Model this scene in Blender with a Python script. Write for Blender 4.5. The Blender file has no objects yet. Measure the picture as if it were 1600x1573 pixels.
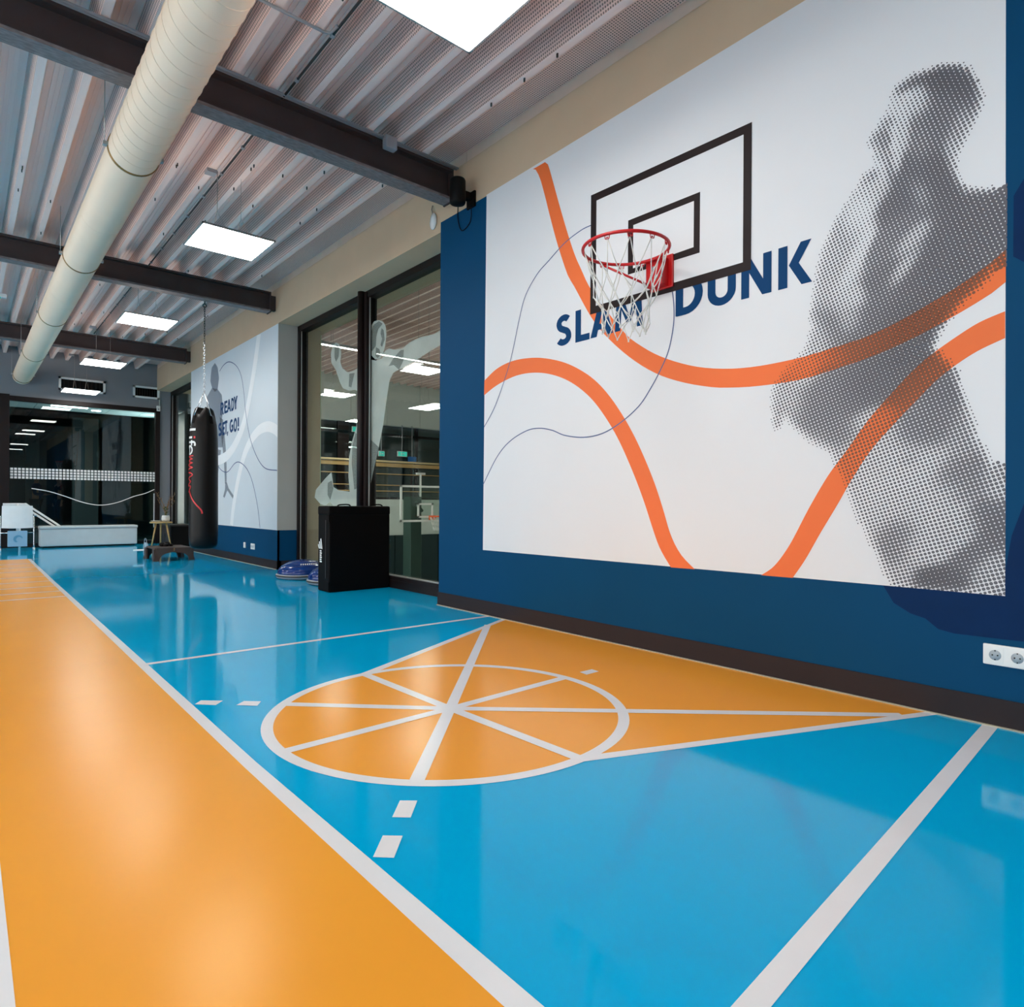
import bpy, bmesh, math, random
from mathutils import Vector, Matrix
random.seed(7)
S = bpy.context.scene
COL = S.collection
# ------------------------------------------------------------------ camera, world, exposure
XW = 3.291            # plane of the right-hand wall
H = 0.92              # eye height
cd = bpy.data.cameras.new('camera'); cam = bpy.data.objects.new('camera', cd); COL.objects.link(cam)
cd.sensor_fit = 'HORIZONTAL'; cd.sensor_width = 36; cd.lens = 1001.8/1600*36; cd.clip_start = 0.05; cd.clip_end = 200
yaw, pitch, roll = math.radians(40.699), math.radians(.013), math.radians(.322)
fw = Vector((math.sin(yaw)*math.cos(pitch), math.cos(yaw)*math.cos(pitch), math.sin(pitch)))
r0 = Vector((math.cos(yaw), -math.sin(yaw), 0)); u0 = r0.cross(fw)
cr = r0*math.cos(roll) + u0*math.sin(roll); cu = -r0*math.sin(roll) + u0*math.cos(roll)
mw = Matrix((cr, cu, -fw)).transposed().to_4x4(); mw.translation = (0, 0, H)
cam.matrix_world = mw
S.camera = cam
w = bpy.data.worlds.new('world'); S.world = w; w.use_nodes = True
w.node_tree.nodes['Background'].inputs[0].default_value = (1, 0.985, 0.96, 1)
w.node_tree.nodes['Background'].inputs[1].default_value = 6.5
S.view_settings.view_transform = 'Standard'; S.view_settings.look = 'None'
S.view_settings.gamma = 1; S.view_settings.use_curve_mapping = False
S.view_settings.exposure = -0.4
LAMP = 26.0           # radiance of the ceiling panels
# ------------------------------------------------------------------ helpers
def lin(c):
    return tuple((v/255/12.92 if v/255 <= .04045 else ((v/255+.055)/1.055)**2.4) for v in c)
MATS = {}
def M(name, c, rough=.5, metal=0., var=.04, scale=6., bump=0., bscale=40., stretch=None, spec=.5, coat=0., emit=0., trans=0., stint=None):
    if name in MATS: return MATS[name]
    m = bpy.data.materials.new(name); m.use_nodes = True; nt = m.node_tree; N = nt.nodes; L = nt.links
    b = N['Principled BSDF']; col = lin(c)
    b.inputs['Roughness'].default_value = rough; b.inputs['Metallic'].default_value = metal
    b.inputs['Specular IOR Level'].default_value = spec
    b.inputs['Coat Weight'].default_value = coat; b.inputs['Coat Roughness'].default_value = .03
    b.inputs['Transmission Weight'].default_value = trans
    if stint: b.inputs['Specular Tint'].default_value = (*stint, 1)
    tc = N.new('ShaderNodeTexCoord'); mp = N.new('ShaderNodeMapping'); L.new(tc.outputs['Object'], mp.inputs[0])
    if stretch: mp.inputs['Scale'].default_value = stretch
    nz = N.new('ShaderNodeTexNoise'); nz.inputs['Scale'].default_value = scale; nz.inputs['Detail'].default_value = 5
    L.new(mp.outputs[0], nz.inputs['Vector'])
    rp = N.new('ShaderNodeValToRGB')
    rp.color_ramp.elements[0].position = .3; rp.color_ramp.elements[1].position = .7
    rp.color_ramp.elements[0].color = (*[v*(1-var) for v in col], 1); rp.color_ramp.elements[1].color = (*[min(1, v*(1+var)) for v in col], 1)
    L.new(nz.outputs['Fac'], rp.inputs[0]); L.new(rp.outputs[0], b.inputs['Base Color'])
    if bump:
        n2 = N.new('ShaderNodeTexNoise'); n2.inputs['Scale'].default_value = bscale; n2.inputs['Detail'].default_value = 3
        L.new(mp.outputs[0], n2.inputs['Vector'])
        bp = N.new('ShaderNodeBump'); bp.inputs['Strength'].default_value = bump; bp.inputs['Distance'].default_value = .01
        L.new(n2.outputs['Fac'], bp.inputs['Height']); L.new(bp.outputs[0], b.inputs['Normal'])
    if emit:
        b.inputs['Emission Color'].default_value = (*col, 1); b.inputs['Emission Strength'].default_value = emit
    MATS[name] = m; return m
def glass_mat(name, tint, refl_ior=1.5, rough=.0):
    m = bpy.data.materials.new(name); m.use_nodes = True; nt = m.node_tree; N = nt.nodes; L = nt.links
    N.remove(N['Principled BSDF']); out = N['Material Output']
    tr = N.new('ShaderNodeBsdfTransparent'); tr.inputs[0].default_value = (*tint, 1)
    gl = N.new('ShaderNodeBsdfGlossy'); gl.inputs['Roughness'].default_value = rough
    lw = N.new('ShaderNodeLayerWeight'); pw = N.new('ShaderNodeMath'); pw.operation = 'POWER'; pw.inputs[1].default_value = 5; fr = N.new('ShaderNodeMath'); fr.operation = 'MULTIPLY_ADD'
    f0 = ((refl_ior-1)/(refl_ior+1))**2; fr.inputs[1].default_value = 1-f0; fr.inputs[2].default_value = f0; lw.inputs[0].default_value = .5
    L.new(lw.outputs['Facing'], pw.inputs[0]); L.new(pw.outputs[0], fr.inputs[0])
    mx = N.new('ShaderNodeMixShader'); L.new(fr.outputs[0], mx.inputs[0]); L.new(tr.outputs[0], mx.inputs[1]); L.new(gl.outputs[0], mx.inputs[2])
    L.new(mx.outputs[0], out.inputs[0]); MATS[name] = m; return m
def film_mat(name, c, lo, hi, scale, mix_axis='Z'):
    m = bpy.data.materials.new(name); m.use_nodes = True; nt = m.node_tree; N = nt.nodes; L = nt.links
    N.remove(N['Principled BSDF']); out = N['Material Output']
    tr = N.new('ShaderNodeBsdfTransparent'); df = N.new('ShaderNodeBsdfDiffuse'); tl = N.new('ShaderNodeBsdfTranslucent')
    df.inputs[0].default_value = (*lin(c), 1); tl.inputs[0].default_value = (*lin(c), 1)
    ad = N.new('ShaderNodeMixShader'); ad.inputs[0].default_value = .4; L.new(df.outputs[0], ad.inputs[1]); L.new(tl.outputs[0], ad.inputs[2])
    tc = N.new('ShaderNodeTexCoord'); wv = N.new('ShaderNodeTexWave'); wv.wave_type = 'BANDS'; wv.bands_direction = mix_axis
    wv.inputs['Scale'].default_value = scale; wv.inputs['Distortion'].default_value = 0
    nz = N.new('ShaderNodeTexNoise'); nz.inputs['Scale'].default_value = 3.5
    L.new(tc.outputs['Object'], wv.inputs['Vector']); L.new(tc.outputs['Object'], nz.inputs['Vector'])
    ml = N.new('ShaderNodeMath'); ml.operation = 'MULTIPLY'; L.new(wv.outputs['Fac'], ml.inputs[0]); L.new(nz.outputs['Fac'], ml.inputs[1])
    mr = N.new('ShaderNodeMapRange'); mr.inputs[1].default_value = 0; mr.inputs[2].default_value = .55; mr.inputs[3].default_value = lo; mr.inputs[4].default_value = hi
    L.new(ml.outputs[0], mr.inputs[0])
    mx = N.new('ShaderNodeMixShader'); L.new(mr.outputs[0], mx.inputs[0]); L.new(tr.outputs[0], mx.inputs[1]); L.new(ad.outputs[0], mx.inputs[2])
    L.new(mx.outputs[0], out.inputs[0]); MATS[name] = m; return m
def emit_mat(name, c, s):
    m = bpy.data.materials.new(name); m.use_nodes = True; nt = m.node_tree; N = nt.nodes
    N.remove(N['Principled BSDF']); e = N.new('ShaderNodeEmission'); e.inputs[0].default_value = (*lin(c), 1); e.inputs[1].default_value = s
    nt.links.new(e.outputs[0], N['Material Output'].inputs[0]); MATS[name] = m; return m
def wloc(o):
    v = Vector((0, 0, 0))
    while o: v += o.location; o = o.parent
    return v
class MB:
    def __init__(s): s.v = []; s.f = []; s.mi = []; s.cur = 0; s.sm = []
    def add(s, vs, fs, smooth=False):
        n = len(s.v); s.v += [tuple(v) for v in vs]
        for f in fs: s.f.append([i+n for i in f]); s.mi.append(s.cur); s.sm.append(smooth)
        return s
    def box(s, a, b, bev=0):
        x0, y0, z0 = [min(p, q) for p, q in zip(a, b)]; x1, y1, z1 = [max(p, q) for p, q in zip(a, b)]
        if bev:
            e = min(bev, (x1-x0)*.45, (y1-y0)*.45, (z1-z0)*.45); bm = bmesh.new()
            bmesh.ops.create_cube(bm, size=1)
            for v in bm.verts: v.co = Vector(((x0+x1)/2+v.co.x*(x1-x0), (y0+y1)/2+v.co.y*(y1-y0), (z0+z1)/2+v.co.z*(z1-z0)))
            bmesh.ops.bevel(bm, geom=list(bm.edges), offset=e, segments=2, affect='EDGES', profile=.6)
            bm.verts.ensure_lookup_table(); vs = [v.co.copy() for v in bm.verts]; fs = [[v.index for v in f.verts] for f in bm.faces]; bm.free()
            return s.add(vs, fs)
        vs = [(x, y, z) for x in (x0, x1) for y in (y0, y1) for z in (z0, z1)]
        return s.add(vs, [(0, 1, 3, 2), (4, 6, 7, 5), (0, 4, 5, 1), (2, 3, 7, 6), (0, 2, 6, 4), (1, 5, 7, 3)])
    def hexa(s, lo, hi):    # two quads (same winding) joined
        return s.add(list(lo)+list(hi), [(3, 2, 1, 0), (4, 5, 6, 7)]+[(i, (i+1) % 4, 4+(i+1) % 4, 4+i) for i in range(4)])
    def tube(s, pts, r, n=8, closed=False, caps=True):
        P = [Vector(p) for p in pts]; m = len(P); R = r if isinstance(r, (list, tuple)) else [r]*m
        prev = None; rings = []
        for i in range(m):
            if closed: t = P[(i+1) % m]-P[i-1]
            else: t = P[min(i+1, m-1)]-P[max(i-1, 0)]
            t.normalize()
            if prev is None:
                a = Vector((0, 0, 1)) if abs(t.z) < .9 else Vector((1, 0, 0)); u = t.cross(a).normalized()
            else:
                u = (prev-t*prev.dot(t)); u = u.normalized() if u.length > 1e-6 else t.orthogonal().normalized()
            prev = u; vv = t.cross(u)
            rings.append([P[i]+(u*math.cos(2*math.pi*k/n)+vv*math.sin(2*math.pi*k/n))*R[i] for k in range(n)])
        vs = [p for q in rings for p in q]; fs = []
        for i in range(m if closed else m-1):
            j = (i+1) % m
            for k in range(n): fs.append((i*n+k, i*n+(k+1) % n, j*n+(k+1) % n, j*n+k))
        if caps and not closed: fs += [tuple(range(n))[::-1], tuple(range((m-1)*n, m*n))]
        return s.add(vs, fs, True)
    def lathe(s, prof, n=24, c=(0, 0, 0), axis='z', ph=0):
        vs = []; fs = []; m = len(prof)
        for r, z in prof:
            for k in range(n):
                a = 2*math.pi*k/n+ph; p = (r*math.cos(a), r*math.sin(a), z)
                if axis == 'y': p = (p[0], p[2], p[1])
                if axis == 'x': p = (p[2], p[0], p[1])
                vs.append((p[0]+c[0], p[1]+c[1], p[2]+c[2]))
        for i in range(m-1):
            for k in range(n): fs.append((i*n+k, i*n+(k+1) % n, (i+1)*n+(k+1) % n, (i+1)*n+k))
        if prof[0][0] > 1e-5: fs.append(tuple(range(n))[::-1])
        if prof[-1][0] > 1e-5: fs.append(tuple(range((m-1)*n, m*n)))
        return s.add(vs, fs, True)
    def prism(s, pts, d):   # polygon pts (3D) extruded by vector d
        n = len(pts); d = Vector(d); q = [Vector(p)+d for p in pts]
        return s.add(list(pts)+q, [tuple(range(n))[::-1], tuple(range(n, 2*n))]+[(i, (i+1) % n, n+(i+1) % n, n+i) for i in range(n)])
    def build(s, name, mat=None, parent=None, origin=None, smooth=None):
        me = bpy.data.meshes.new(name); o = bpy.data.objects.new(name, me); COL.objects.link(o)
        if parent: o.parent = parent; off = wloc(parent)
        elif origin is not None: o.location = origin; off = Vector(origin)
        else: off = Vector((0, 0, 0))
        me.from_pydata([(v[0]-off.x, v[1]-off.y, v[2]-off.z) for v in s.v], [], s.f)
        ms = mat if isinstance(mat, (list, tuple)) else [mat]
        for m in ms:
            if m: me.materials.append(m)
        for p, i, q in zip(me.polygons, s.mi, s.sm): p.material_index = i; p.use_smooth = q if smooth is None else smooth
        bm = bmesh.new(); bm.from_mesh(me); bmesh.ops.recalc_face_normals(bm, faces=bm.faces[:]); bm.to_mesh(me); bm.free()
        return o
def tag(o, label=None, cat=None, group=None, kind=None):
    if label: o['label'] = label
    if cat: o['category'] = cat
    if group: o['group'] = group
    if kind: o['kind'] = kind
    return o
def thing(name, loc, label, cat, group=None):
    o = bpy.data.objects.new(name, None); COL.objects.link(o); o.location = loc; o.empty_display_size = .1
    return tag(o, label, cat, group)
def copy_thing(o, loc, label=None):
    r = o.copy(); COL.objects.link(r); r.location = loc
    if label: r['label'] = label
    for ch in o.children:
        c = ch.copy(); COL.objects.link(c); c.parent = r
        for g in ch.children:
            d = g.copy(); COL.objects.link(d); d.parent = c
    return r
def bx(a, b, bev=0): return MB().box(a, b, bev)
def smooth_line(P, k=5):
    out = []; n = len(P); dim = len(P[0])
    for i in range(n-1):
        p0, p1, p2, p3 = P[max(i-1, 0)], P[i], P[i+1], P[min(i+2, n-1)]
        for j in range(k):
            t = j/k
            out.append(tuple(.5*((2*p1[d])+(p2[d]-p0[d])*t+(2*p0[d]-5*p1[d]+4*p2[d]-p3[d])*t*t+(3*p1[d]-p0[d]-3*p2[d]+p3[d])*t**3) for d in range(dim)))
    out.append(tuple(P[-1])); return out
def resample(P, n):
    P = smooth_line(P); L = [0]
    for a, b in zip(P, P[1:]): L.append(L[-1]+math.dist(a, b))
    out = []; j = 0
    for i in range(n):
        t = L[-1]*i/(n-1)
        while j < len(L)-2 and L[j+1] < t: j += 1
        f = (t-L[j])/max(1e-9, L[j+1]-L[j]); out.append(tuple(a+(b-a)*f for a, b in zip(P[j], P[j+1])))
    return out
def dedupe(P):
    return [p for i, p in enumerate(P) if i == 0 or math.dist(p, P[i-1]) > 1e-5]
def offset_strip(P, w):     # 2D polyline -> left/right offset lists
    if not isinstance(w, list): P = dedupe(P)
    a = []; b = []; n = len(P); W = w if isinstance(w, list) else [w]*n
    for i in range(n):
        d0 = Vector(P[i])-Vector(P[i-1]) if i else Vector(P[1])-Vector(P[0])
        d1 = Vector(P[i+1])-Vector(P[i]) if i < n-1 else d0
        d0.normalize(); d1.normalize(); n0 = Vector((-d0.y, d0.x)); n1 = Vector((-d1.y, d1.x)); m = (n0+n1)
        m = m.normalized() if m.length > 1e-6 else n0
        k = W[i]/2/max(.35, m.dot(n0)); a.append(tuple(Vector(P[i])+m*k)); b.append(tuple(Vector(P[i])-m*k))
    return a, b
def strip(mb, a, b, to3):
    n = len(a); mb.add([to3(p) for p in a]+[to3(p) for p in b], [(i, i+1, n+i+1, n+i) for i in range(n-1)])
# stroke / polygon alphabet, cap height 1; returns (width, strokes, polygons)
def arc(cx, cy, rx, ry, a0, a1, n=12):
    return [(cx+rx*math.cos(math.radians(a0+(a1-a0)*i/n)), cy+ry*math.sin(math.radians(a0+(a1-a0)*i/n))) for i in range(n+1)]
GLY = {
 'S': (.60, [arc(.31, .72, .20, .18, 35, 180, 10)+arc(.31, .735, .20, .21, 190, 255, 5)+arc(.29, .275, .21, .22, 75, -10, 6)+arc(.29, .28, .21, .18, -20, -150, 8)], []),
 'L': (.52, [[(.10, 1), (.10, .09), (.52, .09)]], []),
 'A': (.78, [], [[(0, 0), (.22, 0), (.47, 1), (.28, 1)], [(.56, 0), (.78, 0), (.49, 1), (.30, 1)], [(.16, .20), (.62, .20), (.57, .38), (.20, .38)]]),
 'M': (.94, [], [[(0, 0), (.19, 0), (.25, 1), (.06, 1)], [(.75, 0), (.94, 0), (.88, 1), (.69, 1)], [(.06, 1), (.28, 1), (.55, .2), (.40, .2)], [(.88, 1), (.66, 1), (.39, .2), (.54, .2)]]),
 'D': (.72, [[(.10, 0), (.10, 1)], [(.02, .91), (.26, .91)]+arc(.26, .5, .35, .41, 90, -90, 14)+[(.02, .09)]], []),
 'U': (.72, [[(.10, 1), (.10, .36)]+arc(.36, .36, .26, .27, 180, 360, 14)+[(.62, 1)]], []),
 'N': (.74, [], [[(0, 0), (.2, 0), (.2, 1), (0, 1)], [(.54, 0), (.74, 0), (.74, 1), (.54, 1)], [(0, 1), (.22, 1), (.74, 0), (.52, 0)]]),
 'K': (.72, [], [[(0, 0), (.2, 0), (.2, 1), (0, 1)], [(.23, .52), (.43, .50), (.70, 1), (.48, 1)], [(.23, .52), (.43, .54), (.72, 0), (.50, 0)]]),
 'R': (.66, [[(.10, 0), (.10, 1)], [(.02, .91), (.30, .91)]+arc(.30, .70, .24, .21, 90, -90, 10)+[(.10, .49)]], [[(.26, .46), (.44, .46), (.68, 0), (.46, 0)]]),
 'E': (.52, [[(.10, 0), (.10, 1)], [(.02, .91), (.52, .91)], [(.02, .52), (.47, .52)], [(.02, .09), (.52, .09)]], []),
 'Y': (.70, [], [[(.25, 0), (.45, 0), (.45, .46), (.25, .46)], [(0, 1), (.22, 1), (.45, .42), (.26, .42)], [(.70, 1), (.48, 1), (.25, .42), (.44, .42)]]),
 'T': (.60, [[(0, .91), (.60, .91)], [(.30, .95), (.30, 0)]], []),
 'G': (.72, [arc(.38, .5, .27, .41, 50, 320, 16)+[(.62, .22), (.62, .46)], [(.40, .48), (.71, .48)]], []),
 'O': (.78, [arc(.39, .5, .29, .41, 0, 360, 24)], []),
 ',': (.2, [], [[(.02, -.2), (.12, -.2), (.22, .2), (.02, .2)]]),
 '!': (.2, [[(.10, .32), (.10, 1)], [(.10, 0), (.10, .19)]], []),
}
def glyph(ch, to3, x0, x1, y0, y1, thick=.205):
    w0, st, po = GLY[ch]; mb = MB(); k = [0]
    def f(p):
        q = to3((x0+(x1-x0)*p[0]/w0, y0+(y1-y0)*p[1])); return (q[0]-.0001*k[0], q[1], q[2])
    for s in st:
        a, b = offset_strip(s, thick); strip(mb, a, b, f); k[0] += 1
    for p in po: mb.add([f(q) for q in p], [tuple(range(len(p)))]); k[0] += 1
    return mb
# ------------------------------------------------------------------ traced print outlines: (y, z) on the wall plane, metres
RIB=[([(3.6535,3.6038),(3.5842,3.4728),(3.5225,3.3706),(3.4683,3.2225),(3.4015,3.0184),(3.3234,2.797),(3.2227,2.5569),(3.1631,2.4678),(2.9875,2.1964),(2.8223,2.014),(2.6215,1.8462),(2.4348,1.7298),(2.2478,1.6524),(2.0617,1.6),(1.9452,1.5813),(1.7805,1.5673),(1.5467,1.5682),(1.356,1.5979),(1.1813,1.6341),(1.0207,1.6849),(0.9085,1.731),(0.8095,1.7761),(0.7217,1.8224),(0.6844,1.8513)],[(3.5105,3.5835),(3.4638,3.4772),(3.4307,3.4259),(3.3845,3.2999),(3.3132,3.0955),(3.225,2.8548),(3.1515,2.6761),(3.0932,2.5655),(2.9889,2.3857),(2.7133,2.0534),(2.5781,1.9385),(2.408,1.8335),(2.1849,1.7414),(1.9802,1.6932),(1.7811,1.6752),(1.5473,1.6822),(1.3566,1.7069),(1.2242,1.7286),(1.0999,1.7668),(1.0262,1.7965),(0.8711,1.8666),(0.751,1.9357),(0.685,1.9867)]),([(4.1817,1.8161),(4.014,1.8772),(3.7876,1.9183),(3.5753,1.9122),(3.3759,1.8672),(3.1882,1.7869),(3.0112,1.6642),(2.8765,1.5234),(2.7477,1.3465),(2.6241,1.1239),(2.5348,0.9342),(2.4553,0.7388),(2.406,0.6382),(2.3308,0.537)],[(4.1779,1.9376),(4.0152,2.0114),(3.8107,2.0417),(3.5762,2.0252),(3.3768,1.9794),(3.1891,1.9088),(2.9951,1.7954),(2.8451,1.6623),(2.7023,1.4877),(2.581,1.2992),(2.4645,1.0726),(2.394,0.9004),(2.3321,0.7324),(2.2589,0.6191),(2.1628,0.5394)]),([(1.5761,0.5419),(1.5119,0.64),(1.4354,0.7805),(1.3525,0.9256),(1.2815,1.0561),(1.1959,1.1904),(1.0976,1.3043),(1.004,1.4042),(0.922,1.4877),(0.8363,1.5499),(0.7678,1.5875),(0.6856,1.6189)],[(1.7497,0.5405),(1.6748,0.5981),(1.5924,0.7144),(1.4937,0.9054),(1.3993,1.0689),(1.3088,1.1926),(1.2136,1.3287),(1.0984,1.4599),(1.02,1.5411),(0.9446,1.602),(0.8368,1.6703),(0.7683,1.7056),(0.686,1.7304)])]
LINES=[[(2.999,2.8402),(3.0953,2.8355),(3.2565,2.7947),(3.4264,2.7109),(3.545,2.6477),(3.6738,2.5191),(3.7468,2.3476),(3.8073,2.1595),(3.866,2.01),(3.9442,1.8603),(4.0478,1.6947),(4.1793,1.5519)],[(2.3298,2.2169),(2.3186,2.1194),(2.3218,2.0086),(2.3541,1.8693),(2.4076,1.7654),(2.487,1.6522),(2.5827,1.5466),(2.7329,1.4544),(2.892,1.3967),(3.0608,1.3845),(3.2402,1.4111),(3.3726,1.459),(3.5108,1.4857),(3.6549,1.4782),(3.8497,1.4114),(4.0089,1.296),(4.1873,1.0761)]]
MURAL=[(4.1877,0.5348),(0.6809,0.5481),(0.6913,3.5353),(4.1647,3.4709)]
LET={'S':(3.3348,3.1834),'L':(3.1422,3.0085),'A':(3.0,2.7989),'M':(2.7831,2.5528),'D':(2.3063,2.1165),'U':(2.0862,1.9086),'N':(1.8753,1.7),'K':(1.6625,1.483)}
BB=[[(3.0006,3.0452),(1.8168,3.0213),(1.8174,2.2113),(3.0029,2.225)],[(2.9499,2.9919),(1.8653,2.9738),(1.8655,2.2651),(2.9512,2.2738)],[(2.6743,2.7644),(2.1392,2.7564),(2.1406,2.3996),(2.6748,2.4117)],[(2.6321,2.7208),(2.1811,2.7174),(2.1819,2.4442),(2.6331,2.442)]]
SIL=[(0.6861,2.2472),(0.7525,2.2612),(0.8178,2.2852),(0.8485,2.34),(0.8643,2.4116),(0.8491,2.4709),(0.819,2.5304),(0.7834,2.5934),(0.7706,2.6515),(0.784,2.7363),(0.8142,2.8016),(0.857,2.8467),(0.9135,2.8744),(0.9716,2.8818),(1.0383,2.8853),(1.0863,2.8707),(1.1107,2.8516),(1.1176,2.8082),(1.1351,2.7695),(1.1709,2.7307),(1.2036,2.6817),(1.216,2.6551),(1.1922,2.6133),(1.1847,2.5705),(1.1735,2.5265),(1.2139,2.5225),(1.2512,2.4928),(1.2813,2.4393),(1.3198,2.396),(1.3828,2.31),(1.4311,2.208),(1.4555,2.1137),(1.4798,1.9588),(1.4914,1.9025),(1.4813,1.8223),(1.5081,1.7394),(1.5474,1.6872),(1.6283,1.6202),(1.6803,1.5567),(1.6926,1.4867),(1.6811,1.3221),(1.6474,1.3294),(1.627,1.3932),(1.5553,1.3115),(1.4859,1.2472),(1.4,1.1981),(1.3627,1.1342),(1.3259,1.0479),(1.2807,0.9073),(1.228,0.8068),(1.1766,0.6998),(1.1347,0.6037),(1.1019,0.5425),(0.6808,0.5434),(0.6824,1.0478),(0.7389,1.1221),(0.7796,1.2139),(0.8145,1.3485),(0.8572,1.5117),(0.9152,1.5969),(0.9447,1.6234),(0.9229,1.6916),(0.8833,1.7425),(0.8463,1.79),(0.7526,1.8715),(0.685,1.9605)]
BLOB=[(0.8833,2.782,-0.0983,-0.0486,-0.0004,-0.0824,0.93),(1.0196,2.8532,-0.0724,0.0114,-0.0132,-0.0321,0.8),(0.9072,2.65,-0.0995,-0.0454,-0.0006,-0.1442,0.78),(0.8371,2.565,-0.0384,-0.0169,-0.0003,-0.0707,0.45),(1.0192,2.7678,-0.0551,-0.0261,-0.0003,-0.0631,0.28),(1.0995,2.7604,-0.044,-0.0203,-0.0003,-0.0606,0.16),(1.0524,2.7985,-0.0199,-0.0096,-0.0001,-0.0225,0.07),(1.1233,2.7182,-0.0208,0.0039,-0.0104,-0.0245,0.55),(1.1543,2.6439,-0.036,-0.0011,-0.0085,-0.0289,0.62),(1.0786,2.6529,-0.0303,-0.0132,-0.0004,-0.0754,0.3),(1.1057,2.6269,-0.0137,-0.0059,-0.0004,-0.0683,0.1),(1.1364,2.556,-0.0292,-0.0002,-0.0061,-0.0203,0.5),(1.002,2.5826,-0.0419,-0.0179,-0.0005,-0.0924,0.7),(0.9851,2.4284,-0.1189,-0.0462,-0.0004,-0.0735,0.85),(0.8758,2.4751,-0.0272,-0.0112,-0.0005,-0.0893,0.42),(1.0983,2.5292,-0.0204,-0.0082,-0.0003,-0.0606,0.22),(1.2033,2.49,-0.0327,0.0172,-0.0186,-0.0308,0.55),(1.1641,2.4904,-0.0211,-0.0082,-0.0002,-0.0462,0.2),(1.2354,2.3585,-0.0388,-0.0374,0.0604,-0.0918,0.1),(1.2803,2.2443,-0.038,-0.012,-0.0004,-0.0731,0.3),(1.1912,2.4065,-0.0564,0.0148,-0.0222,-0.049,0.45),(1.0837,2.3289,-0.0889,0.0378,-0.0359,-0.0691,0.86),(0.9173,2.3218,-0.0812,-0.0299,-0.0006,-0.1185,0.88),(0.9954,2.3354,-0.0342,0.01,-0.03,-0.0693,0.55),(1.3111,2.2214,-0.0463,-0.0143,-0.0004,-0.0655,0.5),(1.3658,2.1306,-0.0939,-0.0265,-0.0005,-0.0994,0.45),(1.2796,2.1144,-0.0277,-0.0215,0.0652,-0.1308,0.12),(1.083,2.1896,-0.0909,0.0725,-0.0295,-0.0418,0.75),(1.0347,2.1362,-0.0657,0.0539,-0.024,-0.0342,0.35),(0.7814,2.1507,-0.1424,-0.0476,-0.0007,-0.1427,0.86),(0.9348,1.9791,-0.134,0.0527,-0.0702,-0.1582,0.88),(1.1391,2.1292,-0.0644,0.0516,-0.0304,-0.042,0.72),(1.1742,1.9501,-0.05,-0.0438,0.0735,-0.1209,0.8),(1.0614,2.0216,-0.0211,-0.0255,0.0625,-0.0664,0.3),(1.3809,1.9521,-0.0945,-0.0226,-0.0005,-0.0831,0.4),(1.2787,1.9277,-0.0605,-0.0145,-0.0003,-0.0487,0.3),(1.2157,1.7499,-0.0998,-0.0199,-0.0005,-0.1008,0.8),(1.4034,1.8351,-0.0643,-0.0135,-0.0006,-0.115,0.72),(1.4503,1.7772,-0.0565,-0.011,-0.0005,-0.0872,0.4),(1.2943,1.8309,-0.0525,-0.0113,-0.0003,-0.0654,0.5),(1.0366,1.758,-0.1611,0.032,-0.0269,-0.0873,0.9),(1.4201,1.4541,-0.1803,-0.0217,-0.0005,-0.1059,0.72),(1.547,1.6178,-0.0688,-0.0106,-0.0005,-0.0892,0.3),(1.6069,1.4865,-0.0806,-0.0099,-0.0005,-0.0904,0.4),(1.6582,1.3912,-0.0312,-0.0031,-0.0003,-0.0609,0.5),(1.2144,1.4843,-0.1909,0.0703,-0.0433,-0.1042,0.86),(1.0515,1.6118,-0.1282,0.0303,-0.0244,-0.078,0.92),(1.3364,1.3121,-0.0696,-0.0479,0.0316,-0.0548,0.7),(1.2136,1.3378,-0.0756,0.0306,-0.0181,-0.043,0.4),(0.8999,1.4423,-0.0734,0.0213,-0.0374,-0.1227,0.8),(0.973,1.28,-0.1188,0.0529,-0.0288,-0.0722,0.75),(1.1792,1.2075,-0.085,0.0477,-0.0501,-0.0964,0.45),(1.0965,1.0777,-0.1544,-0.0052,-0.0007,-0.1421,0.42),(1.2118,0.9719,-0.1078,-0.0007,-0.0006,-0.1097,0.4),(0.8279,1.2506,-0.0482,-0.004,-0.0005,-0.1158,0.6),(0.8341,1.0688,-0.0925,0.0481,-0.0209,-0.053,0.72),(0.7922,0.9936,-0.0786,0.043,-0.0116,-0.0297,0.68),(1.017,0.9271,-0.1836,0.0008,-0.0005,-0.1044,0.45),(0.7187,1.0328,-0.0389,-0.001,-0.0004,-0.0803,0.5),(1.0491,1.1288,-0.0436,0.0157,-0.0081,-0.0251,0.6),(0.7311,0.8559,-0.0562,0.041,-0.0396,-0.0818,0.82),(0.8681,0.7855,-0.1076,0.0778,-0.0215,-0.0422,0.5),(1.079,0.7765,-0.0627,0.0027,-0.0004,-0.0884,0.7),(0.9779,0.7378,-0.0885,0.0048,-0.0003,-0.0689,0.45),(0.9178,0.5969,-0.1063,0.0206,-0.0041,-0.0502,0.92),(0.8115,0.6891,-0.0665,0.0603,-0.0239,-0.0385,0.8),(0.7301,0.6304,-0.0712,0.0063,-0.0003,-0.0724,0.55),(1.0622,0.5923,-0.0468,0.0043,-0.0002,-0.0528,0.5)]
M2R1=[(9.4898,3.3813),(9.6001,3.0878),(9.7705,2.7048),(9.9769,2.3354),(10.2236,2.0417),(10.6157,1.7887),(11.0345,1.6562),(11.5988,1.6143),(12.0439,1.6398)]
M2R2=[(8.6918,1.8659),(8.8965,1.9455),(9.162,1.9918),(9.4953,1.9604),(9.8461,1.8233),(10.152,1.5896),(10.4048,1.234),(10.5989,0.8427),(10.6963,0.5431)]
M2R3=[(11.707,1.0722),(11.6076,0.8351),(11.4617,0.5275)]
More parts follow.
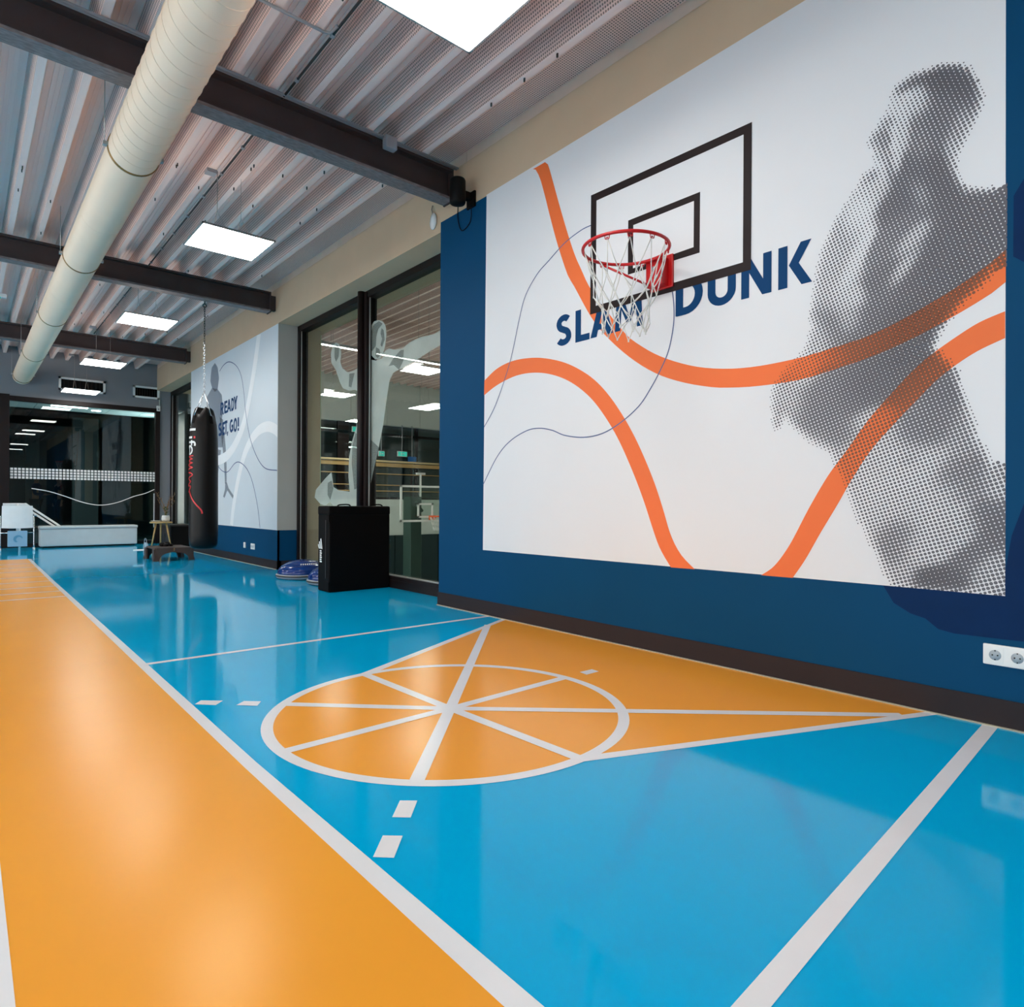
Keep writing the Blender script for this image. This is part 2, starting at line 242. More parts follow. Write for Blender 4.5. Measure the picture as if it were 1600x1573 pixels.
M2T1=[(11.3574,3.1122),(11.1353,3.1811),(10.8482,3.1866),(10.5033,3.069),(10.2702,2.8818),(10.1377,2.6075),(10.0376,2.2577),(9.8471,1.8856),(9.5466,1.5798),(9.2071,1.4048),(8.7494,1.3569)]
M2T2=[(11.481,1.5503),(11.1767,1.4342),(10.8868,1.4129),(10.5434,1.5325),(10.2792,1.5316),(9.9613,1.4127),(9.7159,1.1984),(9.506,0.851),(9.4043,0.5474)]
M2FIG=[[(11.6308,3.296),(11.4735,3.2002),(11.3933,3.0013),(11.4665,2.8247),(11.6213,2.7978),(11.7819,2.8901),(11.8897,3.0249),(11.8128,3.2417)],[(11.7819,2.8901),(11.4665,2.8247),(11.2373,2.7025),(11.1584,2.4408),(11.2652,2.1985),(11.1141,2.0253),(11.1839,1.8244),(11.7221,1.8581),(12.0591,2.4153),(12.1078,2.7624)],[(11.3431,2.3446),(11.1555,2.2803),(11.0238,1.8596),(10.9595,1.4943),(10.9546,1.2235),(11.0411,1.2252),(11.1069,1.6371),(11.2464,1.9895)],[(11.0268,1.2363),(10.9405,1.2344),(10.8466,1.1429),(10.5884,1.0184),(10.6353,0.9746),(10.9169,1.1102),(11.0586,0.9869),(11.1321,1.01),(11.0393,1.123)],[(11.6029,1.827),(11.2575,1.7829),(11.4018,1.4188),(11.475,1.234),(11.631,1.2372)]]
M2LET={'R0':(11.291,11.1201,2.365,2.5726),'E1':(11.0914,10.9325,2.375,2.5728),'A2':(10.9472,10.7497,2.379,2.5804),'D3':(10.7292,10.5852,2.376,2.5796),'Y4':(10.6127,10.4247,2.383,2.589),'S5':(11.4056,11.2171,2.022,2.2446),'E6':(11.1878,11.0557,2.026,2.2363),'T7':(11.0704,10.9263,2.028,2.2475),',8':(10.9472,10.8831,1.992,2.0775),'G9':(10.8136,10.6335,2.035,2.2438),'O10':(10.6132,10.445,2.028,2.247),'!11':(10.4122,10.3529,2.034,2.2436)}
FILM_PTS=[[(7.633,2.9559),(7.5485,2.9094),(7.4967,2.7911),(7.5309,2.6906),(7.4649,2.6004),(7.3196,2.5281),(7.1652,2.5252),(6.9809,2.5499),(6.977,2.2314),(7.1348,2.2899),(7.2741,2.2926),(7.4471,2.3468),(7.5366,2.4385),(7.659,2.6173),(7.7832,2.7183),(7.8004,2.8439),(7.7397,2.9419)],[(6.9593,2.3164),(7.0079,2.2607),(7.0314,2.0139),(7.0859,1.8313),(7.2025,1.6509),(7.2695,1.4797),(7.2839,1.2404),(7.2469,1.0559),(7.5503,1.0756),(7.6997,1.119),(7.7591,1.3124),(7.9326,1.2417),(8.2341,1.0925),(8.2744,0.9879),(8.0879,0.901),(7.9279,0.8847),(7.7925,0.9358),(7.6965,0.8693),(6.942,0.8748)],[(6.8454,2.6382),(6.75,2.5916),(6.6105,2.5563),(6.4605,2.558),(6.4463,2.6071),(6.3881,2.6335),(6.3017,2.6399),(6.2165,2.6102),(6.024,2.59),(5.8659,2.6306),(5.6878,2.6446),(5.4215,2.626),(5.2605,2.6459),(5.259,2.4974),(5.4671,2.4699),(5.7609,2.4129),(5.995,2.3815),(6.2137,2.3585),(6.2978,2.2843),(6.3671,2.0607),(6.4372,1.8044),(6.5529,1.5024),(6.6421,1.3273),(6.7327,1.1187),(6.8101,0.9979),(6.8575,0.9521),(6.8776,2.6436)],[(6.5702,3.0117),(6.4653,2.979),(6.3971,2.9133),(6.3757,2.8212),(6.3948,2.7079),(6.4463,2.6071),(6.52,2.5606),(6.6259,2.5709),(6.7192,2.6318),(6.758,2.7448),(6.7691,2.8838),(6.7232,2.9808),(6.6617,3.0162)]]
FILM_SHADE=[[(6.7457,2.808),(6.7291,2.9033),(6.6669,2.9765),(6.5436,2.9931),(6.4584,2.9452),(6.5548,2.9049),(6.6031,2.8297),(6.6142,2.7224),(6.7011,2.6769),(6.7395,2.7083)],[(6.4819,2.9021),(6.4336,2.8684),(6.4086,2.7562),(6.4674,2.6836),(6.5039,2.7143),(6.4685,2.7796),(6.5055,2.8468)],[(6.6091,2.7093),(6.5277,2.6704),(6.5027,2.6059),(6.5632,2.574),(6.6178,2.6075)],[(7.6887,2.8917),(7.6285,2.9278),(7.5529,2.8805),(7.5663,2.7628),(7.6408,2.7083),(7.6872,2.7699)],[(7.2728,2.5051),(7.1333,2.4906),(7.1873,2.3893),(7.2144,2.3286),(7.2849,2.3445)],[(6.0635,2.5759),(5.9978,2.5699),(6.0074,2.4519),(6.0945,2.3685),(6.2076,2.4384),(6.3228,2.445),(6.2085,2.5201)],[(6.8242,1.7014),(6.6728,1.6296),(6.5258,1.5526),(6.6386,1.3346),(6.7291,1.1262),(6.8034,1.0131),(6.8204,1.3801)],[(7.098,1.7693),(6.9973,1.699),(6.9902,1.1076),(7.1234,1.0782),(7.1954,1.3964),(7.181,1.6176)],[(7.8686,1.1723),(7.7534,1.2034),(7.6952,1.1022),(7.7884,0.9526),(7.8666,1.0202)]]# ------------------------------------------------------------------ materials
BLUE = M('floor_blue', (0, 176, 228), .07, var=.03, scale=1.2, bump=.012, bscale=2.5, spec=.28, stint=(0, .22, .4))
ORANGE = M('floor_orange', (255, 170, 50), .26, var=.03, scale=1.5, bump=.03, bscale=3, spec=.5, stint=(1, .72, .3))
ORANGE2 = M('court_orange', (255, 168, 54), .2, var=.03, scale=1.5, bump=.02, bscale=3, spec=.3, stint=(1, .6, .2))
WLINE = M('floor_white', (238, 238, 240), .22, var=.02)
SEAL = M('sealant', (170, 165, 145), .5)
NAVY = M('wall_blue', (0, 66, 104), .6, var=.03, scale=2, spec=.12)
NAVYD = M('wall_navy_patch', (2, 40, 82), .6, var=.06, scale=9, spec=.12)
WHITE = M('wall_print_white', (226, 226, 228), .6, var=.012, scale=1.5)
PALE = M('wall_print_pale', (212, 220, 226), .6, var=.02, scale=1.5)
BEIGE = M('plaster_beige', (208, 180, 150), .8, var=.03, scale=3)
GREYW = M('plaster_grey', (178, 175, 168), .8, var=.03, scale=3)
FARW = M('plaster_dark_grey', (128, 130, 136), .8, var=.03, scale=2)
BASE = M('baseboard_black', (44, 36, 38), .55, var=.05, spec=.2)
FRAME = M('frame_brown_black', (26, 16, 16), .45, var=.06, spec=.25)
STEEL = M('beam_paint', (64, 50, 50), .6, var=.12, scale=4)
FLANGE = M('beam_flange', (122, 114, 114), .55, var=.3, scale=9, stretch=(2, 7, 7))
DECK = M('deck_galvanised', (254, 226, 218), .45, metal=.05, var=.08, scale=1.5, stretch=(9, .25, 1))
SCREW = M('dark_clip', (40, 36, 36), .5)
DUCT = M('duct_cream', (250, 222, 194), .45, var=.02, scale=3)
STRAP = M('strap_brass', (150, 112, 62), .4, metal=.6)
ALU = M('aluminium', (196, 196, 196), .35, metal=.8)
CABLE = M('cable_grey', (150, 145, 142), .5)
BLACK = M('matte_black', (12, 8, 8), .6, var=.08, spec=.2)
BLACKL = M('black_leather', (14, 9, 9), .42, spec=.25, var=.1, scale=9, bump=.08, bscale=14)
FOAMB = M('black_vinyl', (8, 4, 4), .6, spec=.12, var=.1, scale=5, bump=.05, bscale=20)
RED = M('rim_red', (196, 18, 22), .32, var=.06)
NETM = M('net_cord', (226, 224, 218), .8)
BBLACK = M('print_black', (38, 28, 29), .55, var=.05, spec=.2)
PORANGE = M('print_orange', (240, 112, 50), .6, var=.03, scale=1.5)
PNAVY = M('print_navy', (0, 60, 106), .6, var=.03, spec=.15)
PLINE = M('print_line', (84, 98, 140), .6)
PGREY = M('print_grey', (98, 96, 102), .6, var=.04)
PBROWN = M('print_brown', (126, 74, 48), .6, var=.04)
PLASTW = M('white_plastic', (236, 236, 234), .3, var=.015)
PLASTD = M('socket_dish', (168, 178, 186), .35)
VINYLW = M('white_vinyl', (218, 222, 222), .4, var=.03)
TEAL = M('dark_teal', (16, 44, 46), .5, var=.1, scale=1)
CHROME = M('chrome', (215, 218, 222), .12, metal=1)
WOOD = M('pale_wood', (196, 160, 104), .5, var=.12, scale=3, stretch=(1, 12, 12))
BROWN = M('step_brown', (70, 52, 44), .5, var=.06)
BOSU = M('dome_blue', (16, 52, 120), .15, var=.05)
GREYP = M('grey_plastic', (150, 152, 158), .4)
LEAF = M('leaf_green', (52, 84, 34), .5, var=.3, scale=30)
TWIG = M('twig_brown', (132, 98, 62), .6, var=.2)
HALLW = M('hall_white', (214, 220, 214), .7, var=.02)
GLASS = glass_mat('window_glass', (.90, .95, .92), 1.5)
CLEAR = glass_mat('outer_glass', (.96, .97, .97), 1.45)
DGLASS = glass_mat('door_glass', (.62, .74, .74), 1.6)
FILM = film_mat('frosted_film', (206, 216, 210), .6, .95, 22)
FSHADE = film_mat('film_shade', (120, 128, 126), .5, .62, 30)
FIG2 = film_mat('figure_print', (112, 122, 138), .46, .54, 30)
WFILM = M('white_ribbon_print', (238, 240, 242), .6, var=.01)
UPFILL = emit_mat('added_uplight_glow', (255, 246, 236), 2.8)  # glow added on panel tops to lift the ceiling
LED = emit_mat('led_panel', (255, 252, 246), LAMP)
EXITG = emit_mat('exit_green', (60, 200, 180), 1.2)
def perforated(name, c):
    m = M(name, c, .45, .05, .08, 2, stretch=(1, .3, 1)); nt = m.node_tree; N = nt.nodes; L = nt.links; b = N['Principled BSDF']
    tc = N.new('ShaderNodeTexCoord'); vm = N.new('ShaderNodeVectorMath'); vm.operation = 'MULTIPLY'; vm.inputs[1].default_value = (55, 55, 55); sx = N.new('ShaderNodeSeparateXYZ'); cx = N.new('ShaderNodeCombineXYZ'); ad = N.new('ShaderNodeMath')
    fr = N.new('ShaderNodeVectorMath'); fr.operation = 'FRACTION'; sb = N.new('ShaderNodeVectorMath'); sb.operation = 'SUBTRACT'; sb.inputs[1].default_value = (0, .5, .5)
    ln = N.new('ShaderNodeVectorMath'); ln.operation = 'LENGTH'; lt = N.new('ShaderNodeMath'); lt.operation = 'LESS_THAN'; lt.inputs[1].default_value = .3
    L.new(tc.outputs['Object'], vm.inputs[0]); L.new(vm.outputs[0], sx.inputs[0]); L.new(sx.outputs[0], ad.inputs[0]); L.new(sx.outputs[2], ad.inputs[1]); L.new(sx.outputs[1], cx.inputs[1]); L.new(ad.outputs[0], cx.inputs[2]); L.new(cx.outputs[0], fr.inputs[0]); L.new(fr.outputs[0], sb.inputs[0]); L.new(sb.outputs[0], ln.inputs[0]); L.new(ln.outputs['Value'], lt.inputs[0])
    mx = N.new('ShaderNodeMix'); mx.data_type = 'RGBA'; old = b.inputs['Base Color'].links[0].from_socket
    mx.inputs[7].default_value = (*lin((126, 110, 102)), 1); L.new(lt.outputs[0], mx.inputs[0]); L.new(old, mx.inputs[6]); L.new(mx.outputs[2], b.inputs['Base Color'])
    return m
PERF = perforated('deck_perforated', (244, 212, 202))
def struct(name, mb, mat, parent=None):
    o = mb.build(name, mat, parent)
    if not parent: o['kind'] = 'structure'
    return o
YF = 15.9             # far wall
ZH = 3.375            # underside of the window header
# ------------------------------------------------------------------ room shell
floor = struct('floor', MB().box((-6, -8, -.2), (3.86, YF+.2, 0)), BLUE)
roof = struct('ceiling', MB().box((-6, -8, 3.98), (4.0, YF+.3, 4.1)), STEEL)
wr = struct('wall_right', MB().box((XW, -8, 0), (3.9, 4.83, ZH)).box((XW, 8.752, 0), (3.9, 13.13, ZH)), BEIGE)
struct('trim_1', MB().box((XW-.003, -8, ZH), (4.0, YF, 3.857)), BEIGE)
tr2 = struct('trim_2', MB().box((XW+.012, -8, 3.857), (4.0, YF, 3.98)), BASE)
y = -8
while y < YF-.01:      # screwed fascia boards above the header
    y1 = min(y+2.49, YF); fp = struct('fascia_panel', bx((XW+.001, y+.003, 3.861), (XW+.02, y1-.003, 3.975)), M('fascia_board', (226, 198, 178), .7), tr2); y = y1
wf = struct('wall_far', MB().box((-6, YF, 2.975), (3.72, YF+.15, 3.98)).box((3.345, YF, 0), (3.72, YF+.15, 2.975)), FARW)
wl = struct('wall_left', MB().box((-6.2, -8, 0), (-6, YF, .1)).box((-6.2, -8, 3.4), (-6, YF, 4)), GREYW)
for k in range(7): struct('wall_pier', bx((-6.2, -8+k*3.83, .1), (-6, -8+k*3.83+.9, 3.4)), GREYW, wl)
struct('wall_back', MB().box((-6, -8.2, 0), (4, -8, 4)), GREYW)
for nm, y0, y1 in [('window_%d' % (4+k), -8+k*3.83+.9, -8+k*3.83+3.83) for k in range(6)]:  # unseen windows, added so daylight fills the room and ceiling
    w_ = struct(nm, MB().box((-6.14, y0, .1), (-6.06, y1, .18)).box((-6.14, y0, 3.32), (-6.06, y1, 3.4)), FRAME)
    struct('window_frame', MB().box((-6.14, y0, .1), (-6.06, y0+.07, 3.4)).box((-6.14, y1-.07, .1), (-6.06, y1, 3.4)).box((-6.13, (y0+y1)/2-.04, .1), (-6.07, (y0+y1)/2+.04, 3.4)), FRAME, w_)
    struct('pane', MB().box((-6.105, y0+.05, .15), (-6.095, y1-.05, 3.35)), CLEAR, w_)
struct('baseboard_right', MB().box((XW-.012, -8, 0), (XW+.05, 4.842, .118)).box((XW-.012, 8.74, 0), (XW+.05, 13.14, .118)).box((XW, 8.74, 0), (3.58, 8.8, .118)), BASE)
# painted zones of the right wall
struct('blue_paint', MB().box((XW-.004, -8, .115), (XW+.03, 4.832, 3.462)), NAVY, wr)
struct('blue_paint', MB().box((XW-.004, 8.748, .115), (XW+.03, 13.13, .536)).box((XW, 8.748, .115), (3.60, 8.80, .536)), NAVY, wr)
struct('grey_paint', MB().box((XW+.001, 8.749, .536), (3.60, 8.80, ZH-.001)), GREYW, wr)
struct('sealant_strip', MB().box((XW-.022, -8, 0), (XW-.012, 4.842, .006)).box((XW-.022, 8.74, 0), (XW-.012, 13.14, .006)), SEAL, wr)
P3 = lambda p, d: (XW-d, p[0], p[1])
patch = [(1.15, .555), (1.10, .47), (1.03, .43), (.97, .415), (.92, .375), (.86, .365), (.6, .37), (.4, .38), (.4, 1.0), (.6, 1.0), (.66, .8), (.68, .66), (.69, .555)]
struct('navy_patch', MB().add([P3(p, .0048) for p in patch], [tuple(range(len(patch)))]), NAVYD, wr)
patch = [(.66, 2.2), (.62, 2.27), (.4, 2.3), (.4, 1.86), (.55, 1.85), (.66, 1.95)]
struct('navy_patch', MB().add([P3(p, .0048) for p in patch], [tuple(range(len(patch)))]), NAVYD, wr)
# ceiling: trapezoidal deck sheets, three ribs each, spanning beam to beam
BEAMS = [-8.0, -4.0, .30, 4.60, 8.88, 13.20, YF]
def deck(x0, x1, y0, y1, zb, parent):
    k = 0; x = x0
    while x < x1-.05:
        mb = MB(); n = 3
        for j in range(n):
            a = x+j*.249
            if a > x1: break
            xs = [(a-.0245, zb), (a+.0245, zb), (a+.0545, zb+.15), (a+.1945, zb+.15), (a+.2245, zb)]
            for q, ((xa, za), (xb, zb_)) in enumerate(zip(xs, xs[1:])):
                if q == 3 and zb == 3.80 and a+.249 > x1: continue
                mb.cur = 1 if q == 3 else 0
                mb.add([(xa, y0, za), (xb, y0, zb_), (xb, y1, zb_), (xa, y1, za)], [(0, 1, 2, 3)])
            if k == 0 or True:   # stiffening grooves in the upper flat
                mb.cur = 0
                for g in (.095, .125, .155): mb.box((a+g-.003, y0, zb+.142), (a+g+.003, y1, zb+.1505))
        mb.build('deck_sheet', [DECK, PERF], parent); x += .747; k += 1
for a, b in zip(BEAMS, BEAMS[1:]): 
    deck(1.387-.249*29, 3.0, a, b, 3.80, roof)
    MB().box((3.0675, a, 3.948), (3.30, b, 3.956)).build('deck_edge_strip', PERF, roof)
mb = MB()
for i in range(120):   # clips and screw ends under the ribs
    k = random.randint(-12, 6); x = 1.387+.249*k; yy = random.uniform(1.5, 13); mb.box((x-.004, yy, 3.775), (x+.004, yy+.012, 3.80))
tag(mb.build('deck_screw', SCREW, roof), kind='stuff')
# ------------------------------------------------------------------ floor markings (parts of the floor)
def fpoly(name, pts, mat, z=.0012):
    n = len(pts); return struct(name, MB().add([(p[0], p[1], z) for p in pts], [tuple(range(n))]), mat, floor)
def fstrip(name, a, b, mat, z=.0012):
    mb = MB(); strip(mb, a, b, lambda p: (p[0], p[1], z)); return struct(name, mb, mat, floor)
LE = [(.757, -8), (.757, .895), (.750, 2.28), (.763, 5), (.782, 9), (.810, 12.73)]; RE = [(.813, -8), (.813, .848), (.797, 2.306), (.806, 4.3), (.822, 9), (.849, 12.70)]
LL = [(.08, -8), (.08, 12.75)]
fpoly('orange_lane', [(.08, -8)]+[(a[0]+.02, a[1]) for a in LE]+[(.08, 12.75)], ORANGE, .0006)
fstrip('lane_line', LE, RE, WLINE); fstrip('lane_line', [(-.05, -8), (-.05, 12.75)], LL, WLINE)
for yy in (7.52, 7.99, 8.49, 9.06, 9.66, 10.44, 11.09, 11.74, 12.70): fstrip('rung_line', [(.08, yy-.018), (.80, yy-.018)], [(.08, yy+.018), (.80, yy+.018)], WLINE)
fstrip('thin_line', [(.83, 12.62), (1.02, 12.62)], [(.83, 12.66), (1.02, 12.66)], WLINE)
fstrip('far_line', [(.80, 4.072), (XW, 4.068)], [(.80, 4.118), (XW, 4.112)], WLINE)
CX, CY, CI, CO = 1.666, 2.354, .743, .790
fpoly('orange_triangle', [(XW, 3.93), (1.628, 3.135), (2.15, 2.0), (1.695, 1.566), (XW, .917)], ORANGE2, .0006)
fpoly('orange_disc', [(CX+.77*math.cos(math.radians(a)), CY+.77*math.sin(math.radians(a))) for a in range(0, 360, 3)], ORANGE2, .0008)
cpt = lambda r: [(CX+r*math.cos(math.radians(a)), CY+r*math.sin(math.radians(a))) for a in range(0, 363, 3)]
fstrip('circle_line', cpt(CI), cpt(CO), WLINE, .0014)
for k in range(8):
    a = math.radians([2.5, 46.6, 91.5, 135.6, 181.2, 226.4, 272.4, 317.7][k]); d = (math.cos(a), math.sin(a)); n = (-d[1], d[0]); L = 1.99 if k in (1, 7) else .76
    fstrip('spoke_line', [(CX+n[0]*.0255, CY+n[1]*.0255), (CX+d[0]*L+n[0]*.0255, CY+d[1]*L+n[1]*.0255)], [(CX-n[0]*.0255, CY-n[1]*.0255), (CX+d[0]*L-n[0]*.0255, CY+d[1]*L-n[1]*.0255)], WLINE, .0016+.00012*k)
fstrip('edge_line', [(XW, 3.93), (1.624, 3.138)], [(XW, 3.885), (1.645, 3.088)], WLINE, .0012)
fstrip('edge_line', [(XW, .908), (1.69, 1.566)], [(XW, .955), (1.715, 1.607)], WLINE, .0012)
fstrip('baseline', [(3.32, .756), (1.074, .626), (-.05, .562)], [(3.34, .704), (1.131, .578), (-.05, .512)], WLINE, .0011)
for q in ([(1.033, 1.724), (1.074, 1.689), (1.001, 1.61), (.961, 1.647)], [(.889, 1.573), (.93, 1.536), (.855, 1.455), (.815, 1.493)], [(.848, 3.186), (.924, 3.117), (.879, 3.07), (.81, 3.143)], [(.997, 3.05), (1.056, 2.995), (1.019, 2.94), (.95, 3.01)], [(2.57, 2.413), (2.668, 2.412), (2.662, 2.356), (2.56, 2.353)]):
    fpoly('white_square', q, WLINE, .0016)
# ------------------------------------------------------------------ windows of the right wall, recessed, with frames and panes
def window(name, y0, y1, mulls):
    w_ = struct(name, MB().box((3.555, y0, 0), (3.68, y1, .085)), FRAME)
    struct('window_frame', MB().box((3.56, y0, .085), (3.68, y1, .125)).box((3.56, y0, ZH-.075), (3.68, y1, ZH)).box((3.56, y1-.075, .1), (3.68, y1, ZH)).box((3.56, y0, .1), (3.68, y0+.075, ZH)), FRAME, w_)
    struct('glazing_bead', MB().box((3.575, y0+.07, .125), (3.59, y1-.07, .137)).box((3.575, y1-.095, .125), (3.587, y1-.083, ZH-.08)), ALU, w_)
    ys = [y0]+mulls+[y1]
    for m_ in mulls:
        struct('mullion', MB().lathe([(.045, .12), (.045, ZH)], 16, (3.535, m_+.04, 0)).box((3.545, m_-.06, .1), (3.68, m_+.03, ZH-.02)), FRAME, w_)
        struct('mullion_bead', MB().box((3.575, m_-.085, .13), (3.587, m_-.07, ZH-.08)), ALU, w_)
    for a, b in zip(ys, ys[1:]): struct('pane', MB().box((3.62, a+.05, .12), (3.63, b-.05, ZH-.06)), GLASS, w_)
    return w_
w1 = window('window_1', 4.83, 8.752, [6.78]); w2 = window('window_2', 13.10, YF, [])
film_nm = tag(MB().add([(3.612, p[0], p[1]) for p in FILM_PTS[0]], [tuple(range(len(FILM_PTS[0])))]).build('athlete_film', FILM, w1))
for q in FILM_PTS[1:]: MB().add([(3.612, p[0], p[1]) for p in q], [tuple(range(len(q)))]).build('athlete_film', FILM, w1)
for q in FILM_SHADE: MB().add([(3.610, p[0], p[1]) for p in q], [tuple(range(len(q)))]).build('film_shading', FSHADE, w1)
# ------------------------------------------------------------------ far glazed door
dr = struct('door_1', MB().box((-6, YF-.03, 0), (3.345, YF+.09, .075)), FRAME)
struct('door_frame', MB().box((-6, YF-.04, 2.885), (3.345, YF+.09, 2.975)).box((3.255, YF-.04, 0), (3.345, YF+.09, 2.975)).box((.56, YF-.05, 0), (.715, YF+.1, 3.0)).box((-2.6, YF-.05, 0), (-2.45, YF+.1, 2.9)), FRAME, dr)
for a, b in ((-6, -2.6), (-2.45, .56), (.715, 3.255)): struct('door_pane', MB().box((a, YF+.02, .07), (b, YF+.03, 2.89)), DGLASS, dr)
mb = MB()
for i in range(-8, 42):
    for j in range(4):
        x = .735+i*.0605; z = 1.36+j*.056
        if .52 < x < .715: continue
        mb.box((x, YF+.014, z), (x+.044, YF+.018, z+.042))
tag(struct('safety_squares', mb, PLASTW, dr), kind='stuff')
wave = smooth_line([(1.07, 1.17), (1.35, 1.115), (1.62, 1.02), (1.95, .89), (2.25, .84), (2.55, .90), (2.85, 1.03), (3.07, 1.10), (3.25, 1.19)])
mb = MB(); a, b = offset_strip(wave, .016); strip(mb, a, b, lambda p: (p[0], YF+.015, p[1])); struct('white_wave', mb, PLASTW, dr)
struct('white_strip', MB().box((3.235, YF+.0, .35), (3.25, YF+.018, 1.10)), PLASTW, dr)
# rooms beyond the far door
struct('floor', MB().box((-6, YF+.2, -.2), (5, 31, -.002)), TEAL)
struct('wall_far', bx((-6, 30.5, 0), (5, 30.7, 4)), TEAL); struct('wall_left', bx((-6.1, YF+.2, 0), (-6, 30.6, 4)), TEAL); struct('wall_right', bx((3.9, YF+.2, 0), (4.0, 30.6, 4)), TEAL)
struct('ceiling', MB().box((-6, 17.6, 3.6), (4, 31, 3.7)), TEAL)
GR2 = M('panel_grey_green', (72, 84, 86), .6)
struct('wall_far', bx((2.3, 21, 0), (2.9, 21.2, 3.2)), GR2); struct('wall_far', bx((1.6, 26, 0), (1.95, 26.2, 3.3)), GR2)
vest = struct('ceiling', MB().box((-6, YF+.15, 3.0), (3.9, 17.6, 3.4)), TEAL)
TILE = M('ceiling_tile', (214, 232, 236), .7)
for i in range(10): struct('ceiling_tile', bx((3.85-(i+1)*.66, YF+.16, 2.955), (3.85-i*.66-.012, 17.55, 2.998)), TILE, vest)
struct('light_strip', MB().box((1.45, 16.62, 2.945), (2.1, 16.78, 2.96)), LED, vest); struct('added_side_lamp', MB().box((3.53, 16.8, .4), (3.57, 17.2, 2.85)), LED, vest); struct('added_tile_light', MB().box((-2, YF+.10, 2.893), (3.2, YF+.145, 2.90)), emit_mat('added_tile_led', (200, 232, 240), 42.0), vest); struct('downlight', MB().lathe([(.09, 2.945), (.09, 2.957)], 20, (2.3, 17.0, 0)), LED, vest)  # cove strip and side lamp are unseen, added to brighten the tiles
# ------------------------------------------------------------------ neighbouring hall behind the windows
HY = 17.5
struct('floor', MB().box((3.9, 0, -2.8), (16, HY, -2.6)), M('hall_floor', (176, 184, 176), .5))
hw = struct('wall_hall', MB().box((3.9, HY+.02, 3.32), (16, HY+.2, 5)).box((3.9, HY+.02, -.08), (16, HY+.2, 1.03)).box((3.9, HY+.02, -2.6), (16, HY+.2, -.08)), HALLW)
for i in range(10): struct('wall_panel', bx((3.95+i*1.2, HY, 3.33), (3.95+(i+1)*1.2-.02, HY+.03, 4.6)), HALLW, hw)
for i in range(10): struct('dark_pad', bx((7.0+i*1.62, HY-.05, -2.55), (7.0+(i+1)*1.62-.03, HY+.02, -.085)), TEAL, hw)
struct('wall_hall', MB().box((3.86, -1, -2.6), (3.9, 4.83, 5)).box((3.86, 9.3, -2.6), (3.9, 13.1, 5)).box((3.86, 4.8, -2.6), (3.9, 9.3, -.02)), HALLW); struct('wall_hall', bx((3.86, -.2, -2.6), (16, 0, 5)), HALLW)
struct('column_hall', MB().box((3.75, 9.0, -.2), (4.02, 9.28, 5)), M('pale_green_plaster', (214, 240, 208), .7))
struct('wall_hall', MB().box((14.0, 0, -2.6), (14.2, HY, 5)), HALLW)
hc = struct('ceiling', MB().box((3.86, 0, 4.85), (16, HY, 5)), STEEL)
deck(4.2, 14, 4.5, HY, 4.62, hc)
struct('floor', MB().box((4, HY+.2, -.2), (16, 26, -.05)), TEAL); struct('wall_hall', MB().box((4, 25, 0), (16, 25.2, 5)), M('gallery_blue_grey', (84, 96, 110), .7)); struct('wall_hall', bx((15.8, HY+.2, 0), (16, 25, 3.3)), GREYW); struct('wall_hall', bx((4, HY+.2, 0), (4.2, 25, 3.3)), GREYW); struct('ceiling', MB().box((4, HY+.2, 3.3), (16, 26, 3.4)), GR2)
gl = struct('window_3', MB().box((3.9, HY+.03, 1.03), (16, HY+.12, 1.09)), FRAME)
struct('gallery_frame', MB().box((3.9, HY+.03, 2.98), (16, HY+.12, 3.06)).box((8.35, HY+.03, 1.03), (8.7, HY+.12, 3.32)).box((11.0, HY+.03, 1.03), (11.1, HY+.12, 3.3)).box((9.3, HY+.03, 1.03), (9.42, HY+.12, 3.3)), FRAME, gl)
struct('gallery_pane', MB().box((3.9, HY+.07, 1.05), (16, HY+.08, 3.3)), DGLASS, gl)
BRICK = M('brick_mix', (150, 112, 92), .8, var=.3, scale=7)
nb = BRICK.node_tree; tcn = nb.nodes.new('ShaderNodeTexCoord'); mpn = nb.nodes.new('ShaderNodeMapping'); mpn.inputs['Rotation'].default_value = (math.pi/2, 0, 0); bt = nb.nodes.new('ShaderNodeTexBrick')
bt.inputs['Scale'].default_value = 4; bt.inputs['Color1'].default_value = (.35, .19, .12, 1); bt.inputs['Color2'].default_value = (.22, .18, .17, 1); bt.inputs['Mortar'].default_value = (.4, .36, .32, 1)
nb.links.new(tcn.outputs['Object'], mpn.inputs[0]); nb.links.new(mpn.outputs[0], bt.inputs[0]); nb.links.new(bt.outputs[0], nb.nodes['Principled BSDF'].inputs['Base Color'])
struct('wall_hall', MB().box((9.9, 19.6, 0), (11.2, 19.8, 2.75)), BRICK)
# ------------------------------------------------------------------ wall mural (one printed sheet, its motifs as parts)
X0 = XW-.005
mur = MB().prism([(X0, p[0], p[1]) for p in MURAL], (.004, 0, 0)).build('wall_mural', WHITE)
tag(mur, 'large white sports mural with orange ribbons, blue lettering and dotted athlete', 'mural')
W3 = lambda d: (lambda p: (X0-d, p[0], p[1]))
MT = 3.462
rib2d = []
for lo, up in RIB:
    a = resample(lo, 70); b = resample(up, 70); rib2d.append(a+b[::-1]); mb = MB(); strip(mb, a, b, lambda p: (X0-.0009, p[0], min(p[1], 3.461))); mb.build('orange_ribbon', PORANGE, mur)
for ln in LINES:
    a, b = offset_strip(smooth_line(ln, 6), .0075); mb = MB(); strip(mb, a, b, W3(.0015)); mb.build('thin_curve', PLINE, mur)
for k, (a, b) in LET.items():
    glyph(k, W3(.0018), a, b, 2.06, 2.281).build('letter', PNAVY, mur)
def ring(o, i, d): return MB().add([W3(d)(p) for p in o]+[W3(d)(p) for p in i], [(k, (k+1) % 4, 4+(k+1) % 4, 4+k) for k in range(4)])
